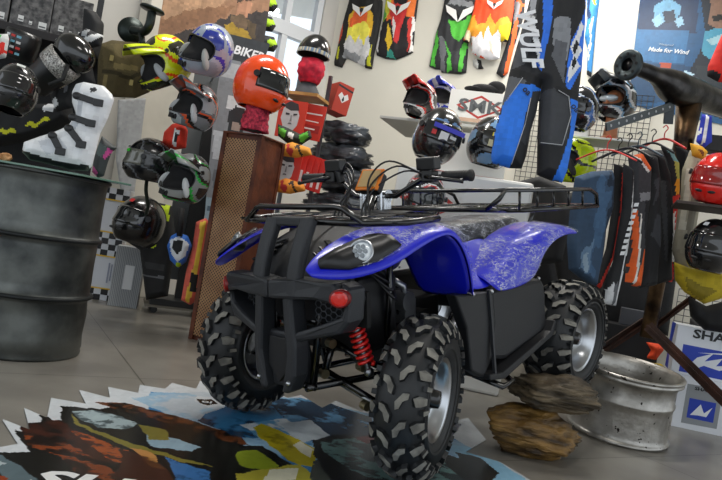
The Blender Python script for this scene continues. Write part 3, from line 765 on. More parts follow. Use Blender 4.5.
def mir(rows): return [[(x-.05, -y*.84, z) for x, y, z in r] for r in rows]
def panel(name, rows, m, thick=.006, sub=2, both=True, parent=quad, label=None):
    o = MB().grid(rows).build(name, m, parent, solid=thick, sub=sub, label=label, offset=0)
    if both: MB().grid(mir(rows)).build(name, m, parent, solid=thick, sub=sub, label=label, offset=0)
    return o
# ---- front fenders
inner = [(.46, .262, .797), (.36, .240, .855), (.22, .235, .895), (.08, .235, .918), (-.05, .235, .930), (-.16, .225, .915), (-.27, .215, .85), (-.35, .20, .76), (-.42, .19, .66)]
mid = [(.465, .275, .790), (.375, .32, .832), (.25, .335, .880), (.12, .345, .912), (-.04, .355, .928), (-.14, .36, .900), (-.21, .35, .82), (-.27, .33, .73), (-.34, .31, .64)]
outer = [(.462, .288, .780), (.375, .375, .775), (.24, .43, .815), (.15, .44, .858), (-.03, .45, .908), (-.125, .45, .880), (-.195, .445, .80), (-.245, .43, .71), (-.30, .40, .625)]
lip = [(.450, .288, .770), (.365, .375, .757), (.23, .43, .792), (.14, .44, .83), (-.03, .45, .885), (-.10, .45, .86), (-.172, .445, .79), (-.225, .43, .70), (-.285, .40, .62)]
panel('front_fender', [inner, mid, outer, lip], blue)
# arch liner behind the wheel
lin_o = lip[4:]; lin_i = [(x+.0, .16, z-.01) for x, y, z in lin_o]
panel('fender_liner', [lin_o, [(x, .28, z-.003) for x, y, z in lin_o], lin_i], blue, .005, 1)
# headlight recess: black inset lying on the fender's front flank
rec = [[(.425, .300, .793), (.36, .362, .788), (.27, .402, .808), (.20, .420, .840), (.185, .425, .850)],
       [(.425, .290, .808), (.355, .320, .835), (.265, .345, .862), (.205, .37, .878), (.19, .385, .880)],
       [(.410, .280, .815), (.345, .295, .846), (.270, .310, .868), (.225, .325, .880), (.205, .345, .882)]]
rec = [[(x+.008, y+.008, z+.008) for x, y, z in r] for r in rec]
panel('headlight_housing', rec, mat('#0d0d10', .35, name='smoked_housing'), .010, 0)
for sg in (1, -1):
    c = Vector((.300, .362, .836)) if sg > 0 else Vector((.245, -.305, .836)); d = Vector((.78, sg*.36, .40)).normalized()
    h = MB(); h.lathe([(.024, -.02), (.038, .016), (.042, .020), (.038, .024), (.035, .020), (.033, .006), (0, -.004)], c, d, 28)
    ho = h.build('headlight', alu, quad)
    l = MB(); l.lathe([(.035, .012), (.029, .021), (.016, .026), (0, .028)], c, d, 24); l.build('lens', mat('#e8eef2', .12, coat=.6, name='headlight_lens'), ho)
    fx, fy, fa = frame_from(d)
    for k in range(7):
        p = c+fa*.0285+((fx*math.cos(k*1.047)+fy*math.sin(k*1.047))*.0165 if k < 6 else Vector((0, 0, 0)))
        f = MB(); f.cyl(p-fa*.006, p+fa*(.001 if k < 6 else .0035), .0075, n=12); f.build('led_cell', mat('#9ea6ae', .15, metal=.6), ho)
# ---- nose and hood, black
hood = []
for x, z, w in ((.30, .73, .24), (.27, .79, .235), (.215, .838, .225), (.13, .875, .22), (.02, .912, .22), (-.10, .935, .21), (-.20, .94, .15)):
    hood.append([(x-.03*abs(t)**2, t*w, z-.012*abs(t)**3) for t in (-1, -.6, -.2, .2, .6, 1)])
panel('hood', hood, blk, .008, 2, both=False)
nose = []
for z, x, w in ((.78, .27, .27), (.72, .28, .27), (.64, .27, .25), (.56, .25, .22)):
    nose.append([(x-.05*abs(t)**2, t*w, z) for t in (-1, -.5, 0, .5, 1)])
panel('nose_panel', nose, blk, .01, 1, both=False)
for sg in (1, -1):
    for k in range(3):
        g = MB(); g.bar((.275-.022*k, sg*(.19), .785+.022*k), (.245-.03*k, sg*(.10), .822+.018*k), .022, .010); g.build('hood_vent', gloss, quad, bevel=.003)
# ---- bumper
bm_ = MB(); XF = .355
def plate(poly, x0, t, m=0):      # polygon (y, z) at x0, thickness forwards
    bm_.prism(poly, (x0, 0, 0), (0, 1, 0), (0, 0, 1), t, m)
for sg in (1, -1):
    P = lambda y, z: (sg*y, z)
    pts = [P(.0, .725), P(.10, .735), P(.23, .730), P(.27, .730), P(.293, .68), P(.28, .655), P(.20, .67), P(.115, .665), P(.0, .66)]
    plate(pts if sg > 0 else pts[::-1], XF-.06, .085)                 # upper beam
    pts = [P(.27, .730), P(.308, .705), P(.300, .60), P(.27, .56), P(.10, .515), P(.085, .545), P(.20, .585), P(.275, .615), P(.292, .67)]
    plate(pts if sg > 0 else pts[::-1], XF-.085, .085)                 # outer ear and lower spar
    pts = [P(.05, .70), P(.09, .70), P(.095, .60), P(.105, .50), P(.100, .40), P(.070, .335), P(.04, .335), P(.065, .47), P(.055, .58)]
    plate(pts if sg > 0 else pts[::-1], XF-.065, .075)                # column
bm_.prism([(-.06, .54), (.06, .54), (.09, .45), (.07, .34), (-.07, .34), (-.09, .45)], (XF-.10, 0, 0), (0, 1, 0), (0, 0, 1), .07)
bump = bm_.build('bumper', blkg, quad, bevel=.012)
up = MB()
for sg in (1, -1):
    rw = wide([(XF-.005, sg*.085+.015, .69), (XF-.015, sg*.085+.018, .77), (XF-.038, sg*.085+.026, .86), (XF-.070, sg*.085+.030, .935)], .060, .042)
    up.grid(rw, close_u=True, sm=False); up.add([q for q in rw[-1]], [tuple(range(8))], 0); up.add([q for q in rw[0]], [tuple(range(8))[::-1]], 0)
up.bar((XF-.075, -.06, .930), (XF-.075, .12, .930), .045, .032)
up.build('bumper_upright', blkg, bump, bevel=.008, label='pair of black uprights joined by a crossbar')
MB().prism([(-.045, .52), (.045, .52), (.055, .42), (.0, .36), (-.055, .42)], (XF-.03, 0, 0), (0, 1, 0), (0, 0, 1), .012).build('skid_plate', blk, bump, bevel=.003)
rr_ = .013; HX = {1: MB(), -1: MB()}
for i in range(9):
    for j in range(6):
        y = .135+i*rr_*1.55; z = .592+j*rr_*1.8+(rr_*.9 if i % 2 else 0)
        if y > .285 or z > .668: continue
        for sg in (1, -1):
            pts = [(XF-.075, sg*(y+rr_*math.cos(a*math.pi/3)), z+rr_*math.sin(a*math.pi/3)) for a in range(6)]
            HX[sg].tube(pts, .002, 4, closed=True)
for sg in (1, -1): HX[sg].build('mesh_grille', mat('#3d4147', .35), bump)
MB().box((XF-.105, 0, .625), (.02, .60, .12)).build('grille_backing', mat('#050506', .8), bump)
for sg in (1, -1):
    r_ = MB(); c = Vector((XF+.018, sg*.288, .680)); d = Vector((.9, sg*.35, 0)).normalized()
    r_.lathe([(.030, -.012), (.030, .006), (.026, .010), (.022, .008)], c, d, 24)
    ro = r_.build('reflector', mat('#7a0a08', .4), bump, label='round red reflector')
    l = MB(); l.lathe([(.026, .008), (.018, .012), (0, .014)], c, d, 12, sm=False); l.build('lens', mat('#e0261a', .15, coat=.6), ro)
for y, z in ((.075, .688), (-.075, .688), (.075, .375), (-.075, .375)): MB().ball((XF+.010, y, z), .009).build('bolt', alu, bump)
for o in [bump]+list(bump.children_recursive):
    if o.name.startswith('bumper_up'): continue
    for v in o.data.vertices: v.co.x -= .55*v.co.y**2; v.co.z += .012
# ---- racks
def rack_tube(mb, pts, r=.011, curve=False): mb.tube(pts, r, 8, curve=curve)
fr_ = MB()
fr_.tube([(.12, -.40, .925), (.20, -.31, .925), (.25, -.16, .928), (.25, .16, .928), (.22, .31, .925), (.12, .40, .925), (-.06, .40, .93), (-.10, .36, .932), (-.10, -.36, .932), (-.06, -.40, .93)], .012, 8, closed=True)
fr_.tube([(.215, -.29, .925), (.225, -.22, .972), (.235, -.19, .978), (.235, .19, .978), (.23, .22, .972), (.225, .30, .925)], .011, 8)
for y in (-.24, -.12, 0, .12, .24): fr_.tube([(.245, y, .928), (-.10, y, .932)], .006, 6)
for x, z in ((.16, .928), (.04, .930)): fr_.tube([(x, -.39, z), (x, .39, z)], .006, 6)
fr_.build('front_rack', gloss, quad)
rr2 = MB()
zr = .935
rr2.tube([(-.62, -.36, zr), (-.62, .36, zr), (-.66, .42, zr), (-1.45, .42, zr-.01), (-1.52, .36, zr-.01), (-1.52, -.36, zr-.01), (-1.45, -.42, zr-.01), (-.66, -.42, zr)], .011, 8, closed=True)
for y in (-.28, -.14, 0, .14, .28): rr2.tube([(-.62, y, zr), (-1.52, y, zr-.01)], .006, 6)
for sg in (1, -1):
    rr2.tube([(-.46, sg*.36, zr+.01), (-.47, sg*.41, zr+.05), (-.50, sg*.42, zr+.085), (-1.35, sg*.42, zr+.075), (-1.43, sg*.42, zr+.05), (-1.47, sg*.41, zr-.01)], .010, 8)
    for x in (-.62, -.78, -.94, -1.10, -1.26): rr2.tube([(x, sg*.42, zr), (x, sg*.42, zr+.083)], .006, 6)
    rr2.tube([(-.46, sg*.36, zr+.01), (-.62, sg*.36, zr)], .010, 8)
    rr2.tube([(-1.0, sg*.30, zr), (-.98, sg*.26, .80)], .010, 8)
rr2.tube([(-.50, -.42, zr+.085), (-.48, -.2, zr+.085), (-.48, .2, zr+.085), (-.50, .42, zr+.085)], .008, 8)
rr2.build('rear_rack', gloss, quad)
# ---- seat
sw = []
for x, z, w in ((-.42, .80, .10), (-.46, .845, .125), (-.56, .868, .14), (-.70, .880, .16), (-.86, .885, .17), (-1.02, .893, .17), (-1.13, .89, .16), (-1.18, .85, .14)):
    sw.append([(x, t*w, z-(.10 if abs(t) > 1.0 else 0)-.012*t*t) for t in (-1.12, -1, -.6, 0, .6, 1, 1.12)])
panel('seat', sw, mat('#2b2e33', .42, bump=.3, bscale=60, name='seat_vinyl'), .01, 2, both=False)
wr_ = [[(x, y*1.05+.004*math.sin(37*x+20*y), z+.012+.006*math.sin(50*x+31*y)) for x, y, z in r] for r in sw]
panel('seat_wrap', wr_, film, .001, 2, both=False)
# ---- rear fenders
ri = [(-.50, .20, .70), (-.60, .20, .76), (-.72, .21, .825), (-.88, .22, .86), (-1.00, .23, .868), (-1.09, .24, .862), (-1.15, .25, .845)]
rm = [(-.47, .33, .665), (-.56, .35, .72), (-.65, .36, .795), (-.80, .37, .848), (-.94, .385, .862), (-1.05, .40, .855), (-1.15, .40, .832)]
ro_ = [(-.48, .385, .625), (-.58, .40, .655), (-.66, .41, .73), (-.77, .425, .800), (-.90, .44, .838), (-1.03, .45, .840), (-1.155, .44, .815)]
rl_ = [(-.50, .39, .610), (-.68, .405, .612), (-.79, .415, .640), (-.815, .43, .735), (-.88, .445, .790), (-1.00, .455, .818), (-1.15, .445, .802)]
panel('rear_fender', [ri, rm, ro_, rl_], blue)
off = lambda rows, d: [[(x-.002, y+d, z+d) for x, y, z in r] for r in rows]
panel('rear_fender_wrap', off([[q for q in ri], rm, ro_, rl_], .007), film, .001, 2)
panel('front_fender_wrap', off([inner[1:], mid[1:], outer[1:]], .009), film, .001, 2)
# mid body between seat and side
mbod = [[(-.28, .12, .90), (-.36, .13, .85), (-.44, .14, .81), (-.56, .17, .79), (-.70, .19, .82)],
        [(-.33, .22, .76), (-.38, .23, .72), (-.45, .24, .70), (-.54, .25, .72), (-.68, .26, .79)],
        [(-.34, .33, .635), (-.38, .34, .630), (-.43, .35, .625), (-.50, .36, .63), (-.62, .37, .66)]]
panel('tank_cover', mbod, blue, .006, 2)
tank = [[(x, t*w, z) for t in (-1, -.5, 0, .5, 1)] for x, z, w in ((-.05, .93, .22), (-.18, .955, .20), (-.30, .93, .16), (-.42, .85, .13))]
panel('tank_top', tank, blk, .006, 2, both=False)
# ---- side panels and footwells
for sg in (1, -1):
    def sp(name, poly, y, t, m=blk, bv=.008):
        pts = poly if sg < 0 else poly
        mb = MB(); mb.prism(pts, (0, sg*y, 0), (1, 0, 0), (0, 0, 1), -t*sg); return mb.build(name, m, quad, bevel=bv)
    sp('side_panel', [(-.20, .64), (-.47, .615), (-.49, .50), (-.45, .33), (-.40, .28), (-.31, .33), (-.28, .50)], .33, .05)
    sp('footwell', [(-.47, .625), (-.93, .615), (-.965, .58), (-.99, .39), (-.93, .36), (-.60, .31), (-.45, .34), (-.49, .48)], .30, .07, bv=.02)
    fb = MB(); fb.prism([(-.40, .275), (-.40, .30), (-.50, .285), (-.95, .375), (-.99, .42), (-1.01, .40), (-.96, .35), (-.52, .255)], (0, sg*.28, 0), (1, 0, 0), (0, 0, 1), -.13*sg)
    fb.build('footrest', blk, quad, bevel=.006)
    tr = MB(); tr.bar((-.43, sg*.385, .63), (-.45, sg*.385, .50), .012, .012); tr.bar((-.45, sg*.385, .50), (-.45, sg*.40, .29), .012, .012)
    tr.build('panel_trim', blkg, quad)
    for x, z in ((-.31, .628), (-.45, .62), (-.52, .622), (-.86, .625), (-.60, .64)): MB().ball((x, sg*.388, z), .008).build('panel_bolt', alu, quad)
    nb = MB(); nb.tube([(-.45, sg*.30, .27), (-.48, sg*.42, .235), (-.56, sg*.42, .235), (-.60, sg*.32, .27)], .014, 8); nb.build('foot_guard', gloss, quad)
# ---- frame, engine
fm_ = MB()
for sg in (1, -1):
    fm_.tube([(.27, sg*.10, .36), (.24, sg*.11, .60), (.20, sg*.12, .80), (-.2, sg*.13, .86)], .014, 8)
    fm_.tube([(.30, sg*.10, .36), (-.25, sg*.13, .31), (-.95, sg*.15, .34), (-1.15, sg*.14, .55)], .014, 8)
    fm_.tube([(.22, sg*.11, .62), (-.10, sg*.12, .58), (-.22, sg*.12, .32)], .013, 8)
    fm_.tube([(-.05, sg*.15, .34), (-.03, sg*.20, .60), (-.02, sg*.22, .86)], .012, 8)
    fm_.tube([(-.20, sg*.13, .86), (-.55, sg*.13, .72), (-1.3, sg*.13, .76)], .013, 8)
    fm_.tube([(.18, sg*.12, .78), (.12, sg*.26, .80), (.02, sg*.36, .88)], .009, 8)
for x, z in ((.28, .36), (.24, .58), (.1, .34), (-.25, .31), (-.6, .32)): fm_.tube([(x, -.12, z), (x, .12, z)], .012, 8)
fm_.build('frame', gloss, quad)
en = MB(); en.box((-.32, 0, .46), (.34, .22, .26)); en.cyl((-.30, -.15, .44), (-.30, .17, .44), .11, n=24); en.cyl((-.20, 0, .56), (-.12, 0, .72), .07, n=20)
for k in range(7): en.cyl((-.195+.012*k, 0, .575+.02*k), (-.192+.012*k, 0, .581+.02*k), .088, n=20)
eo = en.build('engine', mat('#2a2b2d', .45, metal=.5, var=.2), quad, bevel=.01)
ec = MB(); ec.cyl((-.30, .17, .44), (-.30, .20, .44), .09, .08, n=24); ec.cyl((-.17, .10, .60), (-.17, .19, .60), .04, n=16); ec.box((-.19, .15, .56), (.07, .06, .09)); ec.tube([(-.12, .12, .70), (-.16, .17, .66), (-.18, .16, .60)], .014, 8)
for k in range(6): ec.cyl((-.30+.07*math.cos(k), .195, .44+.07*math.sin(k)), (-.30+.07*math.cos(k), .208, .44+.07*math.sin(k)), .007, n=6)
ec.build('carburettor', mat('#9a9c9e', .35, metal=.9, var=.2), eo)
bl = MB(); bl.box((.0, .02, .58), (.22, .32, .28)); 
bl.build('airbox', mat('#141416', .6), quad, bevel=.02)
MB().box((-.95, 0, .58), (.5, .26, .2)).build('battery_box', mat('#141416', .6), quad, bevel=.02)
hs = MB(); random.seed(3)
for k in range(4):
    hs.tube([(.16-.03*k, .12, .80), (.02, .20+.02*k, .74-.03*k), (-.10, .16, .66), (-.18, .14, .5+.02*k)], .005, 6, curve=True)
hs.build('hoses', mat('#101012', .4), quad)
# ---- suspension
for sg in (1, -1):
    a = MB(); ky = .335
    a.tube([(.16, sg*.10, .35), (.04, sg*ky, .225)], .013, 8); a.tube([(-.14, sg*.12, .33), (.0, sg*ky, .225)], .013, 8)
    a.tube([(.16, sg*.12, .47), (.12, sg*.22, .42), (.02, sg*ky, .37)], .013, 8); a.tube([(-.12, sg*.13, .46), (.0, sg*ky, .37)], .012, 8)
    a.tube([(.20, sg*.12, .36), (.16, sg*.12, .47)], .014, 8)
    ao = a.build('a_arm', gloss, quad)
    k_ = MB(); k_.tube([(.01, sg*ky, .20), (.01, sg*(ky+.01), .40)], .020, 10); k_.cyl((0, sg*ky, TR), (0, sg*(ky+.06), TR), .05, n=16); k_.tube([(.01, sg*ky, .36), (.09, sg*(ky-.02), .30)], .012, 8)
    k_.build('knuckle', mat('#1b1b1d', .4, metal=.5), quad)
    for p in ((.20, .12, .36), (.18, .13, .47), (.13, .235, .40), (.04, ky, .225), (.14, .27, .27)):
        jt = MB(); jt.cyl((p[0], sg*p[1]-.014, p[2]), (p[0]+.006, sg*p[1]+.014, p[2]), .017, n=12); jt.build('bushing', mat('#a59a7c', .35, metal=.9), ao)
    tr_ = MB(); tr_.tube([(.10, sg*.08, .30), (.10, sg*(ky-.02), .26)], .009, 8); tr_.build('tie_rod', stl, quad)
    p0 = Vector((.185, sg*.19, .66)); p1 = Vector((.14, sg*.245, .405)); d = (p1-p0)
    sh = MB(); sh.cyl(p0, p1, .010, n=10); sh.cyl(p0+d*.12, p0+d*.30, .026, n=18); sh.cyl(p0+d*.2, p0+d*.85, .015, n=14); sh.ball(p0, .016); sh.ball(p1, .018)
    so = sh.build('shock_absorber', stl, quad)
    fx, fy, fa = frame_from(d); sp_ = []
    for i in range(10*16+1):
        t = i/(10*16); a_ = i/16*2*math.pi; sp_.append(p0+d*(.14+.76*t)+(fx*math.cos(a_)+fy*math.sin(a_))*.0255)
    MB().tube(sp_, .0062, 8).build('coil_spring', mat('#d81c14', .3, coat=.4), so, label='red coil spring')
# ---- handlebar
hb = MB()
hb.tube([(-.26, .41, 1.078), (-.255, .28, 1.075), (-.24, .20, 1.065), (-.21, .10, 1.005), (-.205, -.10, 1.005), (-.23, -.20, 1.065), (-.22, -.28, 1.08), (-.22, -.41, 1.085)], .011, 10)
hb.tube([(-.20, 0, 1.0), (-.10, 0, .80)], .022, 10)
ho = hb.build('handlebar', gloss, quad)
for sg, z, x in ((1, 1.078, -.26), (-1, 1.085, -.22)):
    g = MB()
    g.lathe([(.019, 0), (.019, .11), (.022, .115), (.022, .125), (.0, .128)], (x, sg*.29, z), (0, sg, 0), 16)
    for k in range(9): g.lathe([(.0185, 0), (.0205, .003), (.0185, .006)], (x, sg*(.30+.011*k), z), (0, sg, 0), 16)
    g.build('grip', mat('#0d0d0e', .6), ho)
    l = MB(); l.tube([(x+.03, sg*.23, z), (x+.055, sg*.28, z-.005), (x+.05, sg*.39, z-.02), (x+.045, sg*.405, z-.02)], [.009, .008, .007, .010], 8); l.build('brake_lever', gloss, ho)
    c = MB(); c.box((x+.01, sg*.235, z), (.05, .05, .045)); c.box((x+.005, sg*.225, z+.05), (.05, .085, .05), Matrix.Rotation(.1, 3, 'Y')); c.cyl((x, sg*.20, z-.02), (x+.01, sg*.21, z+.03), .02, n=12)
    c.build('master_cylinder', mat('#0f0f10', .35), ho, bevel=.006)
cb = MB()
for k in range(3):
    for sg in (1, -1): cb.tube([(-.24, sg*(.24-.01*k), 1.08), (-.20+.02*k, sg*(.15-.02*k), 1.10+.02*k), (-.12, sg*(.06-.01*k), 1.03+.02*k), (-.06, sg*(.05+.02*k), .94), (-.08, sg*.08, .86)], .004, 6, curve=True)
cb.build('control_cables', mat('#0c0c0d', .35), ho)
cl = MB()
for y in (-.045, .045):
    cl.cyl((-.21, y-.02, 1.005), (-.21, y+.02, 1.005), .026, n=16); cl.box((-.205, y, .975), (.045, .04, .05)); cl.cyl((-.185, y, .95), (-.185, y, 1.04), .008, n=8)
cl.build('handlebar_clamp', mat('#c9ccd0', .18, metal=1), ho, bevel=.003)
ds = MB(); rt = Matrix.Rotation(R(58), 3, 'Y'); ds.box((-.165, .02, 1.055), (.085, .10, .035), rt); dso = ds.build('display', mat('#141416', .4), ho, bevel=.008)
d2 = MB(); d2.box((-.150, .02, 1.070), (.095, .112, .012), rt); d2.build('display_bezel', mat('#e07a16', .35, coat=.4), dso, bevel=.004, label='orange edged bezel')
d3 = MB(); d3.box((-.148, .02, 1.073), (.074, .090, .010), rt); d3.build('screen', mat('#b89a6a', .3), dso)

# the body leans a little to one side on its springs
BA = R(5.2); pv = Vector((0, .40, .75)); Rx = Matrix.Rotation(BA, 3, 'X')
for ch in list(quad.children):
    if ch.name.split('.')[0] in ('wheel', 'a_arm', 'knuckle', 'tie_rod'): continue
    ch.rotation_euler = (BA, 0, 0); ch.location = pv-Rx @ pv
def Z(ox, oy, s, *pts): return [(ox+x/s, oy+y/s) for x, y in pts]
def garment(name, D, yaw, outline, base, prints, label, cat, T=.03, res=.009, wr=.012, group=None, rag=0, rough=.75, plane=None, edge=.04, tilt=0):
    cx = sum(p[0] for p in outline)/len(outline); cy = sum(p[1] for p in outline)/len(outline)
    pl = plane or Plane(at(cx, cy, D), yaw, tilt)
    o = sheet(name, pl, outline, base, prints, T=T, res=res, wr=wr, rag=rag, m=INK(rough), edge=edge)
    tag(o, label, cat, group); return o, pl
def wallplane(off): return Plane(C0+Vector((-math.sin(YB), math.cos(YB), 0))*-off, YB)
# ================================================================ JERSEYS ON THE BACK WALL
wp = wallplane(.012)
def jersey(pts, base, pr, label, rag=.02, wp=wp):
    o, p = garment('jersey', 0, 0, pts, base, pr, label, 'jersey', T=.05, res=.009, wr=.015, plane=wp, rag=rag, edge=.08)
    return o, p
z7 = lambda *p: Z(330, 0, 3.61, *p)
def logo(o, pl, px, py, w, col='#e4e2de', k='#222222'):
    x, z = pl.px(px, py); g = MB()
    for sg in (1, -1):
        g.prism([(0, -.35*w), (sg*.12*w, .05*w), (sg*.5*w, .22*w), (sg*.42*w, -.02*w), (sg*.25*w, -.14*w)][::sg], (x, -.062, z), (1, 0, 0), (0, 0, 1), .002)
    g.build('chest_emblem', mat(col, .6), o)
    g = MB(); g.ball((x, -.062, z-.05*w), (.09*w, .006, .10*w)); g.build('chest_emblem', mat(k, .6), o)
o, p = jersey(z7((75, -20), (62, 30), (42, 105), (15, 225), (16, 236), (44, 245), (60, 210), (125, 240), (128, 246), (152, 250), (160, 195), (172, 140), (188, 60), (190, 5), (180, -20)), '#1b1a18', [
    ('#d8a828', z7((75, 60), (95, 35), (140, 30), (165, 60), (150, 140), (70, 150))), ('#e0602a', z7((80, 75), (100, 40), (140, 50), (140, 90), (100, 115), (75, 120))),
    ('#e8dc50', z7((70, 110), (90, 100), (110, 90), (135, 85), (150, 110), (140, 165), (100, 170), (60, 165))), ('#c9c8c8', z7((55, 165), (80, 130), (95, 165), (112, 130), (125, 170), (145, 130), (150, 180), (128, 240), (55, 210))),
    ('#8d8f92', z7((45, 205), (58, 180), (80, 190), (115, 205), (100, 230), (60, 215))), ('#c8442a', z7((40, 110), (52, 90), (50, 130), (36, 165))), ('#b8b820', z7((145, 190), (155, 160), (150, 245), (135, 240))), ('#b8b820', z7((30, 180), (38, 170), (36, 215), (28, 215)))],
    'black long-sleeved jersey fading orange to white, first from the left on the wall'); logo(o, p, 364, 11, .24)
o, p = jersey(z7((205, -20), (190, 80), (165, 175), (168, 200), (200, 212), (240, 216), (270, 204), (300, 190), (308, 90), (322, -20)), '#1d191c', [
    ('#e0702a', z7((205, -20), (320, -20), (305, 70), (250, 60), (210, 80))), ('#c8c83c', z7((205, -5), (225, 5), (220, 50), (195, 85), (188, 70))), ('#3c9a8c', z7((205, 205), (215, 180), (235, 190), (240, 214))), ('#58a040', z7((190, 60), (200, 30), (208, 60), (196, 85))),
    ('#c83030', z7((232, 10), (285, 5), (280, 60), (265, 100), (245, 170), (232, 120), (222, 60))), ('#1d191c', z7((225, -20), (290, -20), (280, 20), (236, 20))), ('#d8d4d0', z7((232, 60), (245, 100), (240, 150), (228, 110))), ('#e8c030', z7((215, 90), (225, 110), (232, 160), (215, 190), (205, 150))),
    ('#c03028', z7((290, 80), (300, 60), (298, 150), (280, 190))), ('#e4e0dc', z7((300, 60), (308, 60), (298, 190), (288, 190))), ('#e4e0dc', z7((180, 100), (188, 95), (176, 190), (168, 185)))],
    'dark jersey with red chest and rainbow sides, second from the left on the wall'); logo(o, p, 400, 9, .26)
o, p = jersey(z7((418, -20), (400, 70), (384, 115), (358, 240), (380, 250), (398, 252), (402, 262), (470, 268), (492, 262), (500, 160), (512, 100), (530, 30), (528, -20)), '#2c2d30', [
    ('#52b83e', z7((430, 80), (515, 60), (500, 120), (470, 160), (445, 130))), ('#2c2d30', z7((440, 60), (500, 50), (495, 80), (465, 78), (440, 82))), ('#52b83e', z7((368, 190), (392, 110), (398, 140), (380, 245), (366, 242))), ('#6a6c70', z7((400, 130), (420, 150), (425, 200), (412, 262), (402, 260))),
    ('#52b83e', z7((418, 150), (440, 200), (440, 255), (420, 262), (432, 210))), ('#52b83e', z7((480, 165), (500, 145), (492, 180), (478, 264), (465, 262))), ('#838588', z7((425, 20), (440, 5), (520, 10), (525, 35), (450, 25))), ('#52b83e', z7((455, -20), (480, -20), (470, 0))), ('#3a3b3e', z7((440, 190), (470, 190), (462, 262), (446, 262)))],
    'green and charcoal jersey hanging on the wall above the red helmet'); logo(o, p, 461, 14, .30)
o, p = jersey(wp=wallplane(.08), pts=z7((528, -20), (515, 50), (498, 100), (482, 140), (483, 153), (500, 156), (510, 130), (512, 192), (540, 208), (575, 218), (612, 212), (618, 150), (640, 152), (650, 120), (662, 40), (666, -20)), base='#e84a1e', pr=[
    ('#e8a02a', z7((500, 70), (525, 60), (540, 100), (500, 150))), ('#e6d8b0', z7((484, 140), (500, 110), (512, 130), (500, 156))), ('#f0a030', z7((520, 100), (560, 90), (580, 60), (600, 90), (640, 60), (660, 90), (645, 150), (515, 150))), ('#e2e0e2', z7((512, 130), (530, 140), (545, 120), (560, 145), (575, 100), (590, 140), (610, 115), (620, 150), (614, 212), (575, 218), (512, 192))),
    ('#f0d020', z7((615, 100), (655, 85), (645, 150), (616, 150))), ('#1e1c1e', z7((483, 146), (500, 149), (500, 156), (483, 153))), ('#1e1c1e', z7((618, 146), (642, 146), (640, 153), (618, 152))), ('#d8c8b8', z7((575, 150), (585, 150), (590, 200), (580, 190)))],
    label='red and orange jersey fading to white at the hem, beside the green jersey'); logo(o, p, 496, 6, .16)
jersey(z7((664, -10), (650, 70), (640, 150), (600, 265), (622, 282), (642, 262), (664, 170), (700, 60), (706, -20)), '#26262a', [
    ('#e8642a', z7((680, -10), (700, 20), (672, 130), (640, 270), (625, 275), (650, 180))), ('#8a8c90', z7((668, 0), (690, 20), (680, 70), (664, 90))), ('#26262a', z7((684, 60), (704, 50), (690, 110), (676, 120)))],
    'black and orange jersey hanging behind the left leg of the blue pants')
z21 = lambda *p: Z(480, 0, 2.983, *p)
jersey(z21((318, -10), (320, 60), (312, 110), (322, 150), (318, 222), (332, 232), (340, 150), (348, 60), (358, -10)), '#3f8fd0', [
    ('#e2e6ea', z21((332, 60), (340, 50), (332, 150), (326, 190), (324, 140))), ('#1c1e22', z21((318, 210), (334, 214), (332, 232), (318, 222))), ('#1c3c6a', z21((320, 0), (330, 0), (326, 60), (318, 60))), ('#e8c23a', z21((340, -10), (350, -10), (346, 20), (340, 20)))],
    'light blue jersey sleeve just right of the hanging blue pants')
o, p = garment('glove', 0, 0, z7((516, 216), (530, 212), (546, 218), (548, 236), (556, 248), (530, 250), (516, 236)), '#ccccca', [('#1a1a1c', z7((530, 212), (546, 218), (548, 236), (556, 248), (534, 250), (538, 236)))], 'small black and white cuff peeking below the red and white jersey', 'glove', T=.03, res=.01, plane=wp)

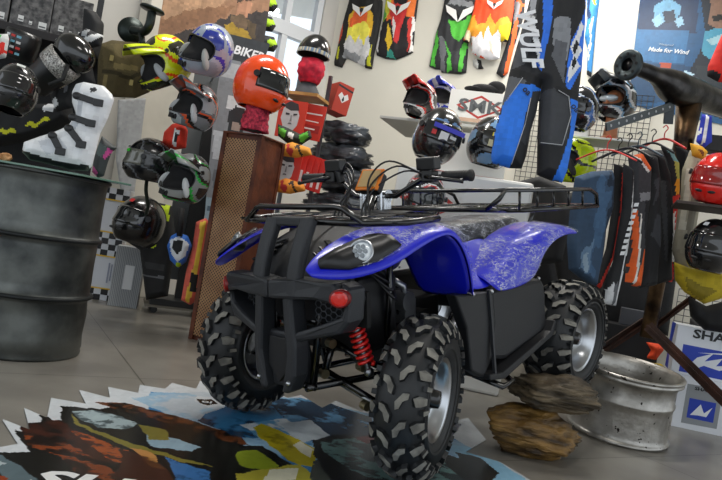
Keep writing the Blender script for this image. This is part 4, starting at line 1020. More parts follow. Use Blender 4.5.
# ================================================================ BLUE PANTS HANGING FROM THE CEILING
z8 = lambda *p: Z(490, 0, 2.526, *p)
pants = z8((108, -30), (95, 20), (70, 110), (50, 180), (32, 258), (10, 340), (3, 395), (5, 412), (48, 425), (80, 426), (92, 392), (103, 330), (118, 280), (129, 215), (127, 225), (125, 240), (120, 330), (118, 442), (150, 455), (182, 462), (195, 430), (208, 360), (220, 285), (224, 240), (232, 170), (240, 60), (244, -30))
o, p = garment('motocross_pants', 3.35, R(-6), pants, '#1d1e21', [
    ('#4a4c51', z8((95, 20), (110, 0), (112, 60), (85, 170), (52, 180), (72, 110))), ('#2f74e4', z8((128, -30), (156, -30), (150, 60), (126, 190), (112, 170), (128, 90))), ('#e2e4e6', Z(500, 0, 5.333, (135, 85), (175, 110), (172, 140), (202, 250), (202, 380), (186, 300), (166, 230), (150, 160), (135, 110))), ('#9fa2a8', z8((100, 5), (115, -5), (112, 30), (98, 60))),
    ('#85888d', z8((155, 60), (196, 40), (196, 110), (180, 190), (166, 150), (152, 120))), ('#5a5c61', z8((160, 110), (188, 120), (180, 220), (150, 150))),
    ('#2f74e4', z8((232, -10), (240, 20), (226, 60), (200, 110), (190, 160), (184, 225), (196, 236), (232, 170), (240, 60), (243, -30))), ('#16171a', z8((160, -30), (232, -30), (226, 20), (205, 60), (160, 50))),
    ('#e2e4e6', z8((224, 62), (234, 72), (218, 120), (230, 130), (212, 160), (224, 172), (205, 196), (190, 216), (190, 190), (204, 150), (196, 128), (212, 96))), ('#16171a', z8((212, 110), (220, 118), (206, 150), (214, 164), (202, 186), (200, 170), (206, 150), (202, 130))),
    ('#111214', z8((48, 176), (90, 190), (132, 206), (128, 226), (90, 212), (46, 194))), ('#5d5f63', z8((46, 194), (88, 212), (60, 250), (30, 272))),
    ('#2878e4', z8((70, 218), (110, 222), (128, 228), (98, 262), (84, 320), (68, 370), (48, 425), (3, 410), (4, 390), (12, 335), (34, 262))), ('#34363a', z8((104, 238), (128, 230), (118, 290), (104, 330), (88, 372), (72, 360), (84, 300))), ('#1a1b1e', z8((72, 360), (90, 372), (84, 426), (48, 425))),
    ('#3a3c40', z8((140, 232), (168, 230), (192, 250), (198, 300), (190, 350), (176, 374), (150, 372), (122, 366), (122, 280), (126, 240))), ('#111214', z8((158, 226), (224, 238), (222, 256), (196, 252), (160, 240))), ('#17181b', z8((120, 370), (176, 376), (165, 455), (118, 442))),
    ('#2878e4', z8((196, 256), (222, 258), (220, 288), (208, 360), (195, 430), (184, 462), (156, 455), (178, 400), (196, 345), (200, 300)))],
    'blue and black motocross pants with white lettering hanging high in the centre', 'pants', T=.07, res=.0055, wr=.012, edge=.05, rough=.7)
pants_root = o
ptext('WULF', p, 526, 42, .135, -72, '#eceef0', o, off=.075, bold=.03, shear=.25, sx=.8)
g = MB()
for a, b in (((78, 205), (38, 262)), ((98, 255), (84, 320)), ((84, 320), (50, 420)), ((166, 236), (192, 252)), ((192, 252), (197, 300)), ((197, 300), (176, 372)), ((176, 372), (122, 366))):
    (x0, z0), (x1, z1) = p.px(*z8(a)[0]), p.px(*z8(b)[0]); g = MB(); g.tube([(x0, -.070, z0), (x1, -.070, z1)], .0022, 5); g.build('seam', mat('#b4b6b8', .6), o)
for nm, q in (('oa', (88, 238)), ('oa', (208, 280))):
    x, z = p.px(*z8(q)[0]); text(nm, .045, '#10182c', o, (x, -.071, z), Matrix.Rotation(R(40), 3, 'Y') @ FR, ext=.001, bold=.02, name='leg_emblem')
h_ = MB(); w0 = at(560, -8, 3.35); h_.tube([w0+Vector((-.05, .03, -.1)), w0+Vector((-.04, .03, .6)), (w0.x-.04, w0.y+.03, HC)], .004, 6)
tag(h_.build('hanging_cord', mat('#202022', .6)), 'thin cord holding up the blue motocross pants', 'cord')

# ================================================================ CLOTHES RAIL ON THE RIGHT
z3 = lambda *p: Z(560, 170, 3.2, *p); zb = lambda *p: Z(590, 130, 2.526, *p)
G = 'clothes on the rail stand'
def rail(D, yaw, out, base, pr, label, T=.045, rag=0, cat='pants', name='motocross_pants', rough=.75, res=.007):
    return garment(name, D, yaw, out, base, pr, label, cat, T=T, res=res, wr=.016, rag=rag, rough=rough, edge=.03)
rail(3.82, R(10), z3((48, 22), (100, 5), (165, 0), (170, 30), (166, 120), (145, 190), (132, 290), (114, 372), (85, 360), (62, 345), (28, 318), (22, 230), (34, 110)), '#32475e', [
    ('#3e5a78', z3((110, 30), (140, 20), (130, 160), (90, 320), (70, 330), (92, 160))), ('#1c2838', z3((150, 10), (166, 20), (160, 120), (130, 200), (145, 110))), ('#5c7690', z3((70, 240), (95, 200), (88, 300), (62, 335), (50, 300))), ('#8498a8', z3((60, 290), (78, 260), (72, 320), (58, 330)))],
    'faded dark blue denim jeans, leftmost garment on the rail', rag=.05, cat='jeans', name='jeans', rough=.85, T=.06)
rail(3.90, R(18), zb((60, 85), (82, 92), (86, 140), (78, 210), (56, 330), (26, 402), (10, 388), (40, 300), (58, 180)), '#121214', [('#d83020', zb((72, 110), (80, 125), (76, 210), (54, 330), (24, 402), (14, 394), (48, 320), (68, 210), (73, 150)))],
    'black pants with a thin red side stripe, next to the jeans', T=.03)
o, p = rail(3.83, R(18), zb((84, 84), (106, 100), (106, 190), (92, 310), (66, 446), (24, 440), (34, 400), (58, 330), (80, 200)), '#151619', [('#c2c4c6', zb((36, 402), (52, 380), (50, 442), (26, 438))), ('#5a5c60', zb((52, 392), (62, 380), (56, 444), (48, 443))), ('#cfd1d3', zb((100, 110), (104, 112), (96, 240), (76, 330), (60, 444), (54, 443), (72, 330), (92, 240)))],
    'black pants with large white vertical lettering and pale hems', T=.04)
for k in range(9):
    a_ = p.px(631-k*1.7, 205+k*6.0); g = MB(); g.prism([(-.016, -.012), (.014, -.006), (.017, .016), (-.012, .010)], (a_[0], -.042, a_[1]), (1, 0, 0), (0, 0, 1), .002); g.build('lettering', mat('#e6e8ea', .6), o)
rail(3.93, R(18), zb((96, 68), (128, 58), (152, 95), (150, 170), (140, 250), (122, 398), (88, 388), (92, 330), (104, 200), (102, 120)), '#3a3b3f', [
    ('#e86428', zb((104, 64), (126, 60), (148, 96), (140, 104), (118, 78))), ('#e6e4e0', zb((100, 66), (106, 64), (140, 104), (136, 108))), ('#e86428', zb((104, 200), (112, 198), (112, 300), (98, 385), (88, 384), (98, 300))), ('#e86428', zb((122, 300), (132, 310), (116, 396), (102, 392))), ('#eae4dc', zb((118, 210), (122, 212), (104, 388), (98, 386))), ('#8a8c90', zb((116, 160), (144, 156), (142, 176), (118, 180))), ('#1a1a1d', zb((130, 180), (146, 176), (136, 290), (124, 290)))],
    'grey pants with orange side panels and an orange shoulder flash')
rail(3.98, R(18), zb((136, 62), (164, 66), (176, 120), (176, 260), (166, 392), (124, 400), (134, 300), (148, 200), (150, 110)), '#1b1c1f', [('#3a3b40', zb((152, 230), (172, 210), (160, 290), (144, 270))), ('#3a3b40', zb((152, 130), (166, 120), (162, 170), (152, 190))), ('#0e0e10', zb((126, 384), (166, 380), (166, 392), (124, 400)))],
    'black camouflage pants between the grey-orange and the plain black pair', rag=.03)
rail(4.03, R(18), zb((160, 60), (184, 68), (200, 110), (206, 200), (204, 380), (170, 390), (172, 260), (180, 130)), '#111113', [('#2c2d30', zb((176, 120), (184, 130), (184, 330), (178, 330))), ('#b8bac0', zb((196, 260), (202, 262), (198, 300), (194, 300)))], 'plain black pants hanging left of the rainbow striped pair')
rail(4.08, R(18), zb((178, 42), (206, 48), (224, 84), (222, 150), (212, 260), (212, 384), (192, 388), (196, 260), (204, 140), (196, 80)), '#18181b', [
    ('#6f9a9c', zb((184, 44), (204, 50), (222, 84), (218, 110), (206, 80))), ('#a8a44a', zb((206, 80), (222, 84), (220, 130), (210, 130))), ('#e89a20', zb((208, 126), (221, 120), (216, 160), (207, 165))), ('#c82820', zb((200, 170), (216, 160), (212, 250), (196, 290))), ('#d8d4d0', zb((198, 215), (206, 205), (204, 330), (196, 340))), ('#c82820', zb((196, 340), (202, 330), (204, 384), (196, 384)))],
    'black pants with teal, yellow and red side stripe', T=.035)
rail(4.13, R(18), zb((214, 40), (244, 52), (264, 74), (258, 110), (244, 172), (222, 176), (224, 100)), '#131315', [('#d83020', zb((238, 62), (246, 56), (254, 90), (248, 150), (236, 170), (222, 172), (224, 166), (236, 160), (244, 140), (248, 90)))],
    'short black garment outlined in red, rightmost on the rail', cat='jersey', name='jersey')
# the stand: truck axle, posts, perforated rail
st = empty('clothes_stand', floor_at(668, 392), (0, 0, 0), 'clothes stand welded from a black truck axle housing, pipe and steel angles', 'clothes stand')
so_ = Vector(st.location)
axm = mat('#1f1e1e', .28, metal=.85, col2='#454240', vscale=9, bump=.2, bscale=20, name='oily_steel')
L_ = lambda px, py, D: at(px, py, D)-so_
ax = MB()
a0, a1, a2, a3 = L_(628, 65, 3.9), L_(650, 73, 4.03), L_(676, 88, 4.25), L_(740, 112, 4.6)
pts = smooth_path([a0, a1, L_(664, 80, 4.14), a2, L_(705, 98, 4.43), a3], 5)
ax.tube(pts, [.040, .045, .052, .082, .105, .102, .085, .07], 24)
ax.build('axle_housing', axm, st)
dirn = (a1-a0).normalized(); f_ = MB(); f_.lathe([(.040, -.014), (.086, -.014), (.091, -.008), (.091, .012), (.084, .016), (.045, .018), (.040, .012)], a0, dirn, 36, closed=True); fo = f_.build('flange', mat('#3c4446', .4, metal=.7, bump=.2), st)
fx, fy, fa = frame_from(dirn)
for k in range(8):
    p_ = a0-dirn*.014+(fx*math.cos(k*.785)+fy*math.sin(k*.785))*.064; h_ = MB(); h_.cyl(p_-dirn*.003, p_+dirn*.004, .009, n=10); h_.build('bolt_hole', mat('#070707', .8), fo)
pp = MB(); top = L_(690, 97, 4.36); pp.tube([top, L_(684, 140, 4.34), L_(664, 250, 4.30), L_(647, 338, 4.26)], [.085, .062, .048, .046], 20); pp.build('post', mat('#241c17', .35, metal=.8, col2='#6a5238', vscale=8, bump=.2), st)  # golden highlight of the dark post painted in as second colour
pr_ = MB(); r0, r1 = L_(606, 127, 3.88), L_(672, 106, 4.26); pr_.bar(r0, r1, .012, .050, m=0)
ro_b = pr_.build('perforated_rail', mat('#4c5254', .4, metal=.7), st)
for k in range(9):
    c = r0+(r1-r0)*((k+.5)/9); h_ = MB(); n_ = (r1-r0).cross(Vector((0, 0, 1))).normalized(); h_.cyl(c-n_*.009, c+n_*.009, .008, n=10); h_.build('rail_hole', mat('#b4b8ba', .6), ro_b)
pr2 = MB(); pr2.bar(L_(671, 92, 4.26), L_(668, 124, 4.28), .06, .012, up=(0, 1, 0)); pr2.build('rail_plate', mat('#3f4446', .4, metal=.7), st)
rbm = mat('#2c1d17', .45, metal=.5, col2='#4b2c20', vscale=8, bump=.3, name='rusty_angle')
for nm, A_, B_, w_ in (('brace', (648, 326, 4.15), (800, 475, 3.36), .065), ('brace', (730, 217, 3.95), (674, 257, 4.4), .04), ('brace', (726, 272, 3.95), (648, 332, 4.38), .04), ('foot_rail', (543, 389, 4.45), (645, 322, 4.42), .07)):
    m_ = MB(); m_.bar(L_(*A_), L_(*B_), w_, .012, up=(0, 1, .3)); m_.bar(L_(*A_), L_(*B_), .012, w_*.8, up=(0, 1, .3)); m_.build(nm, rbm, st)
# hangers
for k, (px, py, D, wd_, c_h, lb) in enumerate(((607, 150, 3.85, .24, '#d02c28', 'red plastic hanger with drooping hook holding the jeans'), (618, 152, 3.89, .20, '#141416', 'black hanger of the red-striped pants'), (628, 148, 3.83, .20, '#141416', 'black hanger of the pants with white lettering'), (638, 146, 3.92, .20, '#3c4c58', 'slate hanger of the grey and orange pants'), (652, 143, 3.98, .18, '#141416', 'black hanger of the camouflage pants'), (664, 139, 4.08, .18, '#c8302c', 'red-hooked hanger of the rainbow striped pants'))):
    c = at(px, py, D); hg = MB(); dx = Vector((math.cos(R(-50)), math.sin(R(-50)), 0))
    hg.tube([c, c+Vector((0, 0, .04)), c+dx*.015+Vector((0, 0, .065)), c+dx*.0+Vector((0, 0, .085)), c-dx*.018+Vector((0, 0, .072))], .0035, 6, curve=True)
    hg.tube([c-dx*wd_*.8+Vector((0, 0, -.06)), c-dx*wd_*.3+Vector((0, 0, -.012)), c, c+dx*wd_*.3+Vector((0, 0, -.012)), c+dx*wd_*.8+Vector((0, 0, -.06))], .007 if k else .005, 8, curve=True)
    tag(hg.build('hanger', mat(c_h, .35)), lb, 'hanger')

# ================================================================ RIGHT BACKGROUND
pw = wallplane(.01)
po_ = sheet('poster', pw, [(641, -10), (628, 102), (650, 110), (760, 132), (790, -10)], '#1f5480', [
    ('#1b3558', [(641, -10), (700, -10), (696, 34), (638, 30)]), ('#2f6ea0', [(636, 30), (690, 30), (684, 64), (632, 60)]), ('#6fa6c8', [(654, 6), (668, -2), (682, 6), (678, 18), (664, 22), (654, 22)]), ('#8fbcd8', [(652, 20), (660, 14), (664, 22), (656, 28)]), ('#8fbcd8', [(674, 20), (682, 16), (684, 24), (678, 28)]), ('#12263f', [(662, 12), (674, 10), (676, 20), (666, 24)]),
    ('#1c4468', [(632, 62), (690, 66), (700, 100), (640, 104), (628, 100)]), ('#b04a30', [(660, 62), (672, 63), (671, 69), (660, 68)]), ('#1a2430', [(700, -10), (790, -10), (760, 132), (700, 110), (690, 70), (706, 40)]),
    ('#8a6a58', [(712, -10), (760, -10), (750, 30), (722, 32), (708, 24)]), ('#15171a', [(712, 16), (722, 14), (724, 20), (713, 22)]), ('#4a98b4', [(704, 32), (716, 28), (750, 34), (745, 60), (720, 66), (702, 54)]), ('#9cc4ce', [(706, 40), (722, 34), (730, 38), (712, 46)]), ('#2a3238', [(696, 66), (740, 64), (750, 128), (700, 112)]), ('#b0cede', [(684, 70), (694, 74), (690, 84), (680, 82)])],
    T=.0, edge=0, res=.012, rag=.0, m=INK(.35))
tag(po_, 'large blue motocross poster with a masked rider on the back wall', 'poster')
ptext('Made for Wind', pw, 668, 51, .052, -3.5, '#e8eef2', po_, off=.006, bold=.02, shear=.2, sx=1.0)
ptext('Windproof', pw, 666, 45, .026, -3.5, '#c0d0dc', po_, off=.006)
# wire grid on the wall
for (qx0, qy0, qx1, qy1, lb) in ((500, 110, 566, 262, 'white wire grid panel on the wall behind the blue pants'), (560, 96, 660, 175, 'white wire grid panel behind the clothes rail')):
    gp = wallplane(.05); (x0, z0), (x1, z1) = gp.px(qx0, qy1), gp.px(qx1, qy0); z0, z1 = min(z0, z1), max(z0, z1)
    g = MB()
    n = int((x1-x0)/.048)
    for k in range(n+1): g.tube([(x0+k*.048, 0, z0), (x0+k*.048, 0, z1)], .003, 5)
    for k in range(int((z1-z0)/.048)+1): g.tube([(x0, -.006, z0+k*.048), (x0+n*.048, -.006, z0+k*.048)], .003, 5)
    o = g.build('wire_grid', mat('#3a3a38', .5)); o.location = gp.O; o.rotation_euler = gp.M.to_euler(); tag(o, lb, 'wire grid')
gp = Plane(at(716, 335, 5.0), R(-24)); g = MB()
for k in range(9): g.tube([(-.3+.06*k, 0, -.1), (-.3+.06*k, 0, .3)], .003, 5); g.tube([(-.3, -.005, -.1+.05*k), (.18, -.005, -.1+.05*k)], .003, 5)
o = g.build('wire_grid', mat('#4a4c4c', .5)); o.location = gp.O; o.rotation_euler = gp.M.to_euler(); tag(o, 'dark wire grid at the right edge above the shoe cartons', 'wire grid')
def cbox(name, px, py, D, size, yaw, col, label, cat='carton', tilt=0, group=None, roll=0, m=None):
    c = at(px, py, D); e = empty(name, c, (tilt, roll, yaw), label, cat, group)
    w, d, h = size; MB().box((0, 0, 0), size).build('body', m or mat(col, .6), e, bevel=.003); return e
def face(e, size, prints, base, side='f', name='print'):
    w, d, h = size
    if side == 'f': return decal(name, e, (-w/2, -d/2-.0002, -h/2), (1, 0, 0), (0, 0, 1), w, h, base, prints)
    if side == 'l': return decal(name, e, (-w/2-.0002, d/2, -h/2), (0, -1, 0), (0, 0, 1), d, h, base, prints)
    if side == 'r': return decal(name, e, (w/2+.0002, -d/2, -h/2), (0, 1, 0), (0, 0, 1), d, h, base, prints)
    if side == 't': return decal(name, e, (-w/2, -d/2, h/2+.0002), (1, 0, 0), (0, 1, 0), w, d, base, prints)
# helmet on mannequin head
hm = at(616, 100, 4.6)
helmet('helmet', hm, (R(4), R(0), R(-48)), 'black and light blue motocross helmet on a tan mannequin head', s=1.08, peak=['#1a1c20', '#20242a', '#8a949c'], col=swirl(['#18191c', '#141517', '#7fa8c8', '#e0e4e8', '#1c1e22'], 2.6, 4.0, .2), pads=None)
for ch in list(bpy.data.objects):
    if ch.name.startswith('lining') and ch.parent and ch.parent.get('label', '').endswith('on a tan mannequin head'): bpy.data.objects.remove(ch)
mh = empty('mannequin_head', hm+Vector((0, 0, -.30)), (0, 0, R(-48)), 'tan mannequin head wearing the black and light blue motocross helmet', 'mannequin head')
hd = MB(); hd.ball((0, -.01, .26), (.075, .095, .105)); hd.lathe([(.05, .02), (.045, .10), (.045, .18)], n=20); hd.ball((0, -.108, .255), (.012, .018, .022)); hd.lathe([(.10, 0), (.10, .015), (.06, .03), (.05, .04)], n=24)
hd.build('head', mat('#b0714c', .5), mh); mg = MB(); mg.ball((0, -.10, .285), (.07, .03, .026)); mg.build('goggles', mat('#c8d4dc', .15, metal=.3), mh)
cbox('display_shelf', 604, 143, 4.6, (.46, .30, .015), R(-24), '#d0d2d0', 'white shelf board under the tan mannequin head', 'shelf')
cbox('accessory_pack', 582, 125, 4.6, (.10, .08, .20), R(-20), '#dcdcda', 'white and orange blister pack beside the mannequin head', 'pack')
# other helmets behind the pants
helmet('helmet', at(575, 161, 4.5), (R(8), R(0), R(-60)), 'neon yellow helmet behind the right leg of the blue pants', s=1.05, col=swirl(['#c8e010', '#bcd80c', '#1c1e16', '#c8e010', '#a8c40a'], 2, 3, .8), pads='#303030')
helmet('helmet', at(578, 108, 4.3), (0, R(8), R(-50)), 'black helmet with white and blue stripes right of the blue pants', kind='road', s=1.0, visor='#1a1c1e', col=swirl(['#16171a', '#141518', '#c8d0d8', '#3468b0', '#101113'], 3, 5, 1.4))
helmet('helmet', at(541, 200, 5.4), (0, 0, R(-30)), 'black helmet low on the wall between the pants legs', kind='road', s=1.05, col=lambda a, e, p: '#101114')
o, p = garment('gear_bag', 4.5, R(-20), [(512, 100), (526, 96), (534, 112), (530, 132), (516, 134), (508, 118)], '#d8582c', [('#e6e0da', [(514, 108), (528, 106), (526, 114), (514, 116)])], 'orange gear pouch seen between the legs of the blue pants', 'pouch', T=.06, res=.012)
# centre shelf: cartons and helmets
e = cbox('helmet_carton', 481, 112, 5.0, (.46, .30, .23), R(-14), '#e2e2dc', 'white helmet carton with a red diamond and big letters', 'carton')
f = face(e, (.46, .30, .23), [('#b83a34', [(.12, .5), (.5, .88), (.88, .5), (.5, .12)]), ('#e2e2dc', [(.18, .5), (.5, .80), (.82, .5), (.5, .20)]), ('#c8a890', [(0, 0), (1, 0), (1, .12), (0, .12)]), ('#52b83e', [(.95, .1), (1, .1), (1, 1), (.95, 1)])], '#e6e6e0')
text('SMK', .13, '#5e6264', e, (0, -.154, .0), FR, bold=.025, sx=1.3)
e = cbox('helmet_carton', 466, 158, 4.68, (.56, .30, .30), R(-12), '#e4e4e0', 'larger white carton behind the strapped black helmet, standing on the plinth', 'carton')
face(e, (.56, .30, .30), [('#b83a34', [(0, 0), (1, 0), (1, .06), (0, .06)])], '#e4e4e0')
e = cbox('cloth_hat', 486, 91, 5.0, (.24, .2, .06), 0, '#101012', 'black cap lying on the white diamond carton', 'cap'); bpy.data.objects.remove(e.children[0])
m_ = MB(); m_.ball((0, 0, 0), (.13, .10, .045)); m_.ball((.07, -.02, .03), (.07, .07, .05)); m_.ball((-.10, -.03, -.01), (.07, .08, .015)); m_.build('body', mat('#141416', .9, bump=.4), e)
helmet('helmet', at(438, 135, 4.25), (R(6), R(10), R(14)), 'gloss black helmet with a blue visor strip and white stickers, above the handlebar', kind='road', s=1.24, visor='#14161a', col=swirl(['#121316', '#101114', '#16181c', '#101114', '#5878a0'], 3, 4, 2.2),
       stick=[('', 0, .16, '#3a3cb4', .085, .012), ('', -.15, -.10, '#e4e4e2', .022, .022), ('', -.55, -.05, '#c82c2c', .012, .012), ('', .25, -.05, '#d8dad8', .018, .008)])
helmet('helmet', at(491, 142, 4.3), (R(8), R(4), R(20)), 'black helmet with yellow sticker and pale vents beside the hanging pants', kind='road', s=1.16, visor='#1c1d1c', col=swirl(['#17181a', '#141517', '#5a5f64', '#141517', '#6f94b8'], 3, 4, .2),
       stick=[('', -.45, .20, '#e0cc30', .022, .010), ('', -.55, -.10, '#d8cfa8', .022, .018), ('', .15, -.10, '#cfd0cc', .022, .018)])
helmet('helmet', at(421, 101, 4.85), (0, R(6), R(-30)), 'small red and black motocross helmet on the back shelf', s=.92, peak=['#c8241c', '#7a1a16', '#c8241c'], col=swirl(['#c8241c', '#141416', '#c8241c', '#e0e0e0', '#141416'], 2.4, 3.5, .3), pads=None)
helmet('helmet', at(444, 100, 5.3), (0, R(6), R(-30)), 'small blue and white motocross helmet beside the red one', s=.92, peak=['#2c3ec0', '#dcdfe6', '#2c3ec0'], col=swirl(['#2c3ec0', '#dcdfe6', '#2c3ec0', '#e8eaee', '#1c2450'], 2.4, 4.5, 1.0), pads=None)
helmet('helmet', at(424, 196, 3.9), (R(10), R(4), R(10)), 'grey helmet in clear bag with red lettering behind the front rack', kind='road', s=1.0, visor='#232528', col=swirl(['#4a4c50', '#1c1d20', '#c8c8c8', '#a8282a', '#303236'], 3, 5, 3.1), stick=[('', .2, -.3, '#3cc83c', .012, .008), ('', .2, -.5, '#e4e4e0', .02, .012)])
cbox('back_shelf', 452, 133, 5.05, (.95, .70, .02), R(-20), '#b8b8b2', 'pale shelf under the red, blue and white helmets', 'shelf')
# display plinth
e = empty('display_plinth', (.66, 4.50, 0), (0, 0, R(-14)), 'tall white display plinth with a slanted red diamond, under the strapped black helmet', 'plinth')
MB().box((0, 0, .665), (.86, .72, 1.33)).build('body', mat('#dcdcd8', .35, coat=.3), e, bevel=.02)
decal('logo_print', e, (-.42, -.362, 1.02), (1, 0, -.12), (.12, 0, 1), .40, .26, '#dcdcd8', [('#b83a34', [(0, .45), (.45, .95), (1, .55), (.55, .05)]), ('#dcdcd8', [(.1, .46), (.45, .83), (.88, .54), (.55, .17)])])
text('SM', .13, '#26282a', e, (-.22, -.368, 1.13), Matrix.Rotation(R(8), 3, 'Y') @ FR, bold=.03, sx=1.2)
MB().box((.12, -.364, .78), (.5, .006, .5)).build('lower_panel', mat('#3a3c40', .5), e, bevel=.01)
# garments low on the wall between seat and jeans
o, p = garment('jacket', 5.15, R(-20), [(516, 182), (540, 176), (566, 186), (572, 214), (562, 262), (534, 266), (520, 240), (512, 210)], '#1a1b1e', [('#8a3020', [(524, 236), (536, 230), (532, 262), (526, 262)])], 'dark jacket hanging low behind the quad seat', 'jacket', T=.06, res=.014)
# right edge helmets, shelf and cloth
helmet('helmet', at(716, 179, 3.7), (R(4), R(6), R(-40)), 'gloss red helmet on the right edge shelf', kind='road', s=1.02, visor='#8a0f0c', col=lambda a, e, p: '#d81a10')
helmet('helmet', at(712, 246, 3.7), (R(0), R(6), R(-40)), 'gloss black helmet below the red helmet at the right edge', kind='road', s=1.06, visor='#111214', col=lambda a, e, p: '#0d0e10', stick=[('', -.3, .7, '#c8ccd0', .012, .012)])
cbox('wall_shelf', 712, 209, 3.75, (.40, .30, .018), R(-20), '#3a2e28', 'rusty shelf under the red helmet', 'shelf')
o, p = garment('beige_jacket', 4.0, R(-20), [(690, 150), (706, 158), (712, 176), (700, 206), (694, 240), (692, 272), (676, 266), (672, 250), (680, 200), (682, 170)], '#a39c88', [('#7d7666', [(696, 160), (702, 170), (690, 240), (684, 240)]), ('#c0baa8', [(686, 170), (692, 168), (684, 230), (678, 230)])], 'beige jacket hanging beside the rail, left of the red helmet', 'jacket', T=.06, res=.01)
o, p = garment('yellow_jersey', 3.9, R(-20), [(674, 262), (690, 268), (726, 274), (730, 296), (704, 304), (684, 292), (675, 280)], '#c0a820', [('#8a7814', [(684, 276), (700, 286), (716, 290), (700, 300), (686, 290)])], 'mustard yellow cloth folded below the black helmet', 'cloth', T=.07, res=.01)
o, p = garment('black_bag', 4.0, R(-20), [(688, 296), (706, 306), (730, 300), (730, 334), (704, 330), (690, 316)], '#0e0e10', [], 'black cloth bag below the mustard yellow cloth', 'bag', T=.06, res=.012)
o, p = garment('red_jersey', 3.7, R(-10), [(722, 34), (708, 66), (707, 76), (718, 82), (740, 84), (745, 30)], '#d82418', [('#1a1a1c', [(707, 70), (718, 76), (718, 82), (706, 77)])], 'red sleeve hanging at the top right edge', 'jersey', T=.05, res=.009)
e = cbox('spare_part_box', 714, 145, 4.2, (.14, .14, .10), R(-15), '#17181a', 'small black box on the shelf at the right edge', 'box')
o, p = garment('blue_jersey', 4.0, R(-15), [(702, 114), (712, 116), (712, 142), (704, 148), (696, 142)], '#2a3cb8', [('#e8eaee', [(706, 116), (709, 117), (704, 144), (701, 144)]), ('#e8eaee', [(698, 132), (702, 126), (702, 130), (698, 138)])], 'blue and white striped cloth hanging above the red helmet', 'jersey', T=.04, res=.009)
o, p = garment('yellow_glove', 3.95, R(-15), [(690, 143), (702, 146), (708, 152), (704, 160), (692, 156)], '#d8a028', [('#7a4420', [(696, 150), (704, 152), (702, 157)])], 'orange-yellow glove above the beige jacket', 'glove', T=.04, res=.009)
# shoe and helmet cartons on the floor, right
def shark(px, py, D, yaw, s, label, roll=0, txt=True):
    e = cbox('helmet_carton', px, py, D, s, yaw, '#dfe3ea', label, 'carton', roll=roll); w, d, h = s
    face(e, s, [('#1d3cb0', [(.10, .05), (.98, .05), (.98, .62), (.10, .62)]), ('#dfe3ea', [(.16, .10), (.30, .40), (.50, .55), (.40, .35), (.62, .48), (.55, .30), (.92, .44), (.60, .22), (.40, .26), (.28, .14)]), ('#e8ecf0', [(.3, .5), (.6, .58), (.85, .52), (.6, .55)])] if txt else [('#8f9498', [(.12, .10), (.60, .12), (.60, .88), (.12, .86)]), ('#1d3cb0', [(.18, .22), (.54, .22), (.54, .60), (.18, .60)]), ('#e8ecf0', [(.22, .28), (.34, .52), (.40, .36), (.50, .50), (.44, .30), (.32, .30)])], '#dfe3ea')
    face(e, s, [('#1d3cb0', [(0, 0), (.5, 0), (.35, .4), (.6, 1), (0, 1)])] if txt else [('#e8e8e6', [(0, 0), (1, 0), (1, 1), (0, 1)])], '#dfe3ea', 'l')
    text('SHARK', .075 if txt else .028, '#14161c', e, (.02 if txt else -w*.14, -d/2-.004, h*.37 if txt else h*.30), FR, bold=.03, sx=1.3)
    return e
s1 = (.44, .34, .30); s2 = (.42, .34, .32)
shark(705, 402, 4.20, R(-14), s2, 'white carton with a small grey and blue label, standing on the floor', txt=False).location.z = s2[2]/2+.001
u = shark(708, 360, 4.22, R(-20), s1, 'white and blue carton with black letters, stacked on the plainer carton'); u.location.z = s2[2]+s1[2]/2+.003
# dark goods and coloured bags behind the wheel rim
e = cbox('storage_crate', 622, 350, 4.9, (.46, .3, .52), R(-20), '#141518', 'black plastic crate on the floor behind the truck rim', 'crate'); e.location.z = .262
e2 = cbox('storage_box', 628, 322, 4.9, (.2, .2, .12), R(-20), '#4a4c52', 'small grey box lying on the black crate', 'box'); e2.location = e.location+Vector((.05, 0, .322))
for px, py, c, lb in ((654, 352, '#e84a1e', 'orange strapped bag behind the rusty brace'), (656, 372, '#d8b81c', 'yellow strapped bag below the orange one')):
    o, p = garment('strap_bag', 4.55, R(-20), [(px-8, py-10), (px+6, py-8), (px+10, py-2), (px+2, py+8), (px-8, py+6), (px-3, py-2)], c, [], lb, 'bag', T=.06, res=.012)

for out_, D_, lb in (([(604, 268), (640, 262), (660, 276), (656, 344), (620, 348), (600, 330)], 5.12, 'dark jacket low behind the striped pants'), ([(640, 150), (676, 150), (684, 200), (676, 280), (668, 336), (640, 330), (644, 240)], 5.34, 'long dark coat behind the rusty post'), ([(560, 196), (578, 190), (600, 200), (604, 300), (590, 330), (560, 320), (552, 250)], 5.6, 'long dark coat behind the jeans'), ([(520, 262), (552, 250), (562, 300), (560, 360), (524, 366), (512, 320)], 5.45, 'dark trousers low behind the quad footrest'), ([(690, 318), (735, 330), (735, 380), (686, 372)], 4.85, 'dark cloth behind the upper shoe carton')):
    garment('coat', D_, R(-20), out_, '#16171a', [], lb, 'coat', T=.08, res=.02)

for o_ in bpy.data.objects:
    if o_.get('label') in ('gloss black helmet with a blue visor strip and white stickers, above the handlebar', 'black helmet with yellow sticker and pale vents beside the hanging pants'): o_.location.z = max(o_.location.z, 1.342+.15*o_.scale.x)
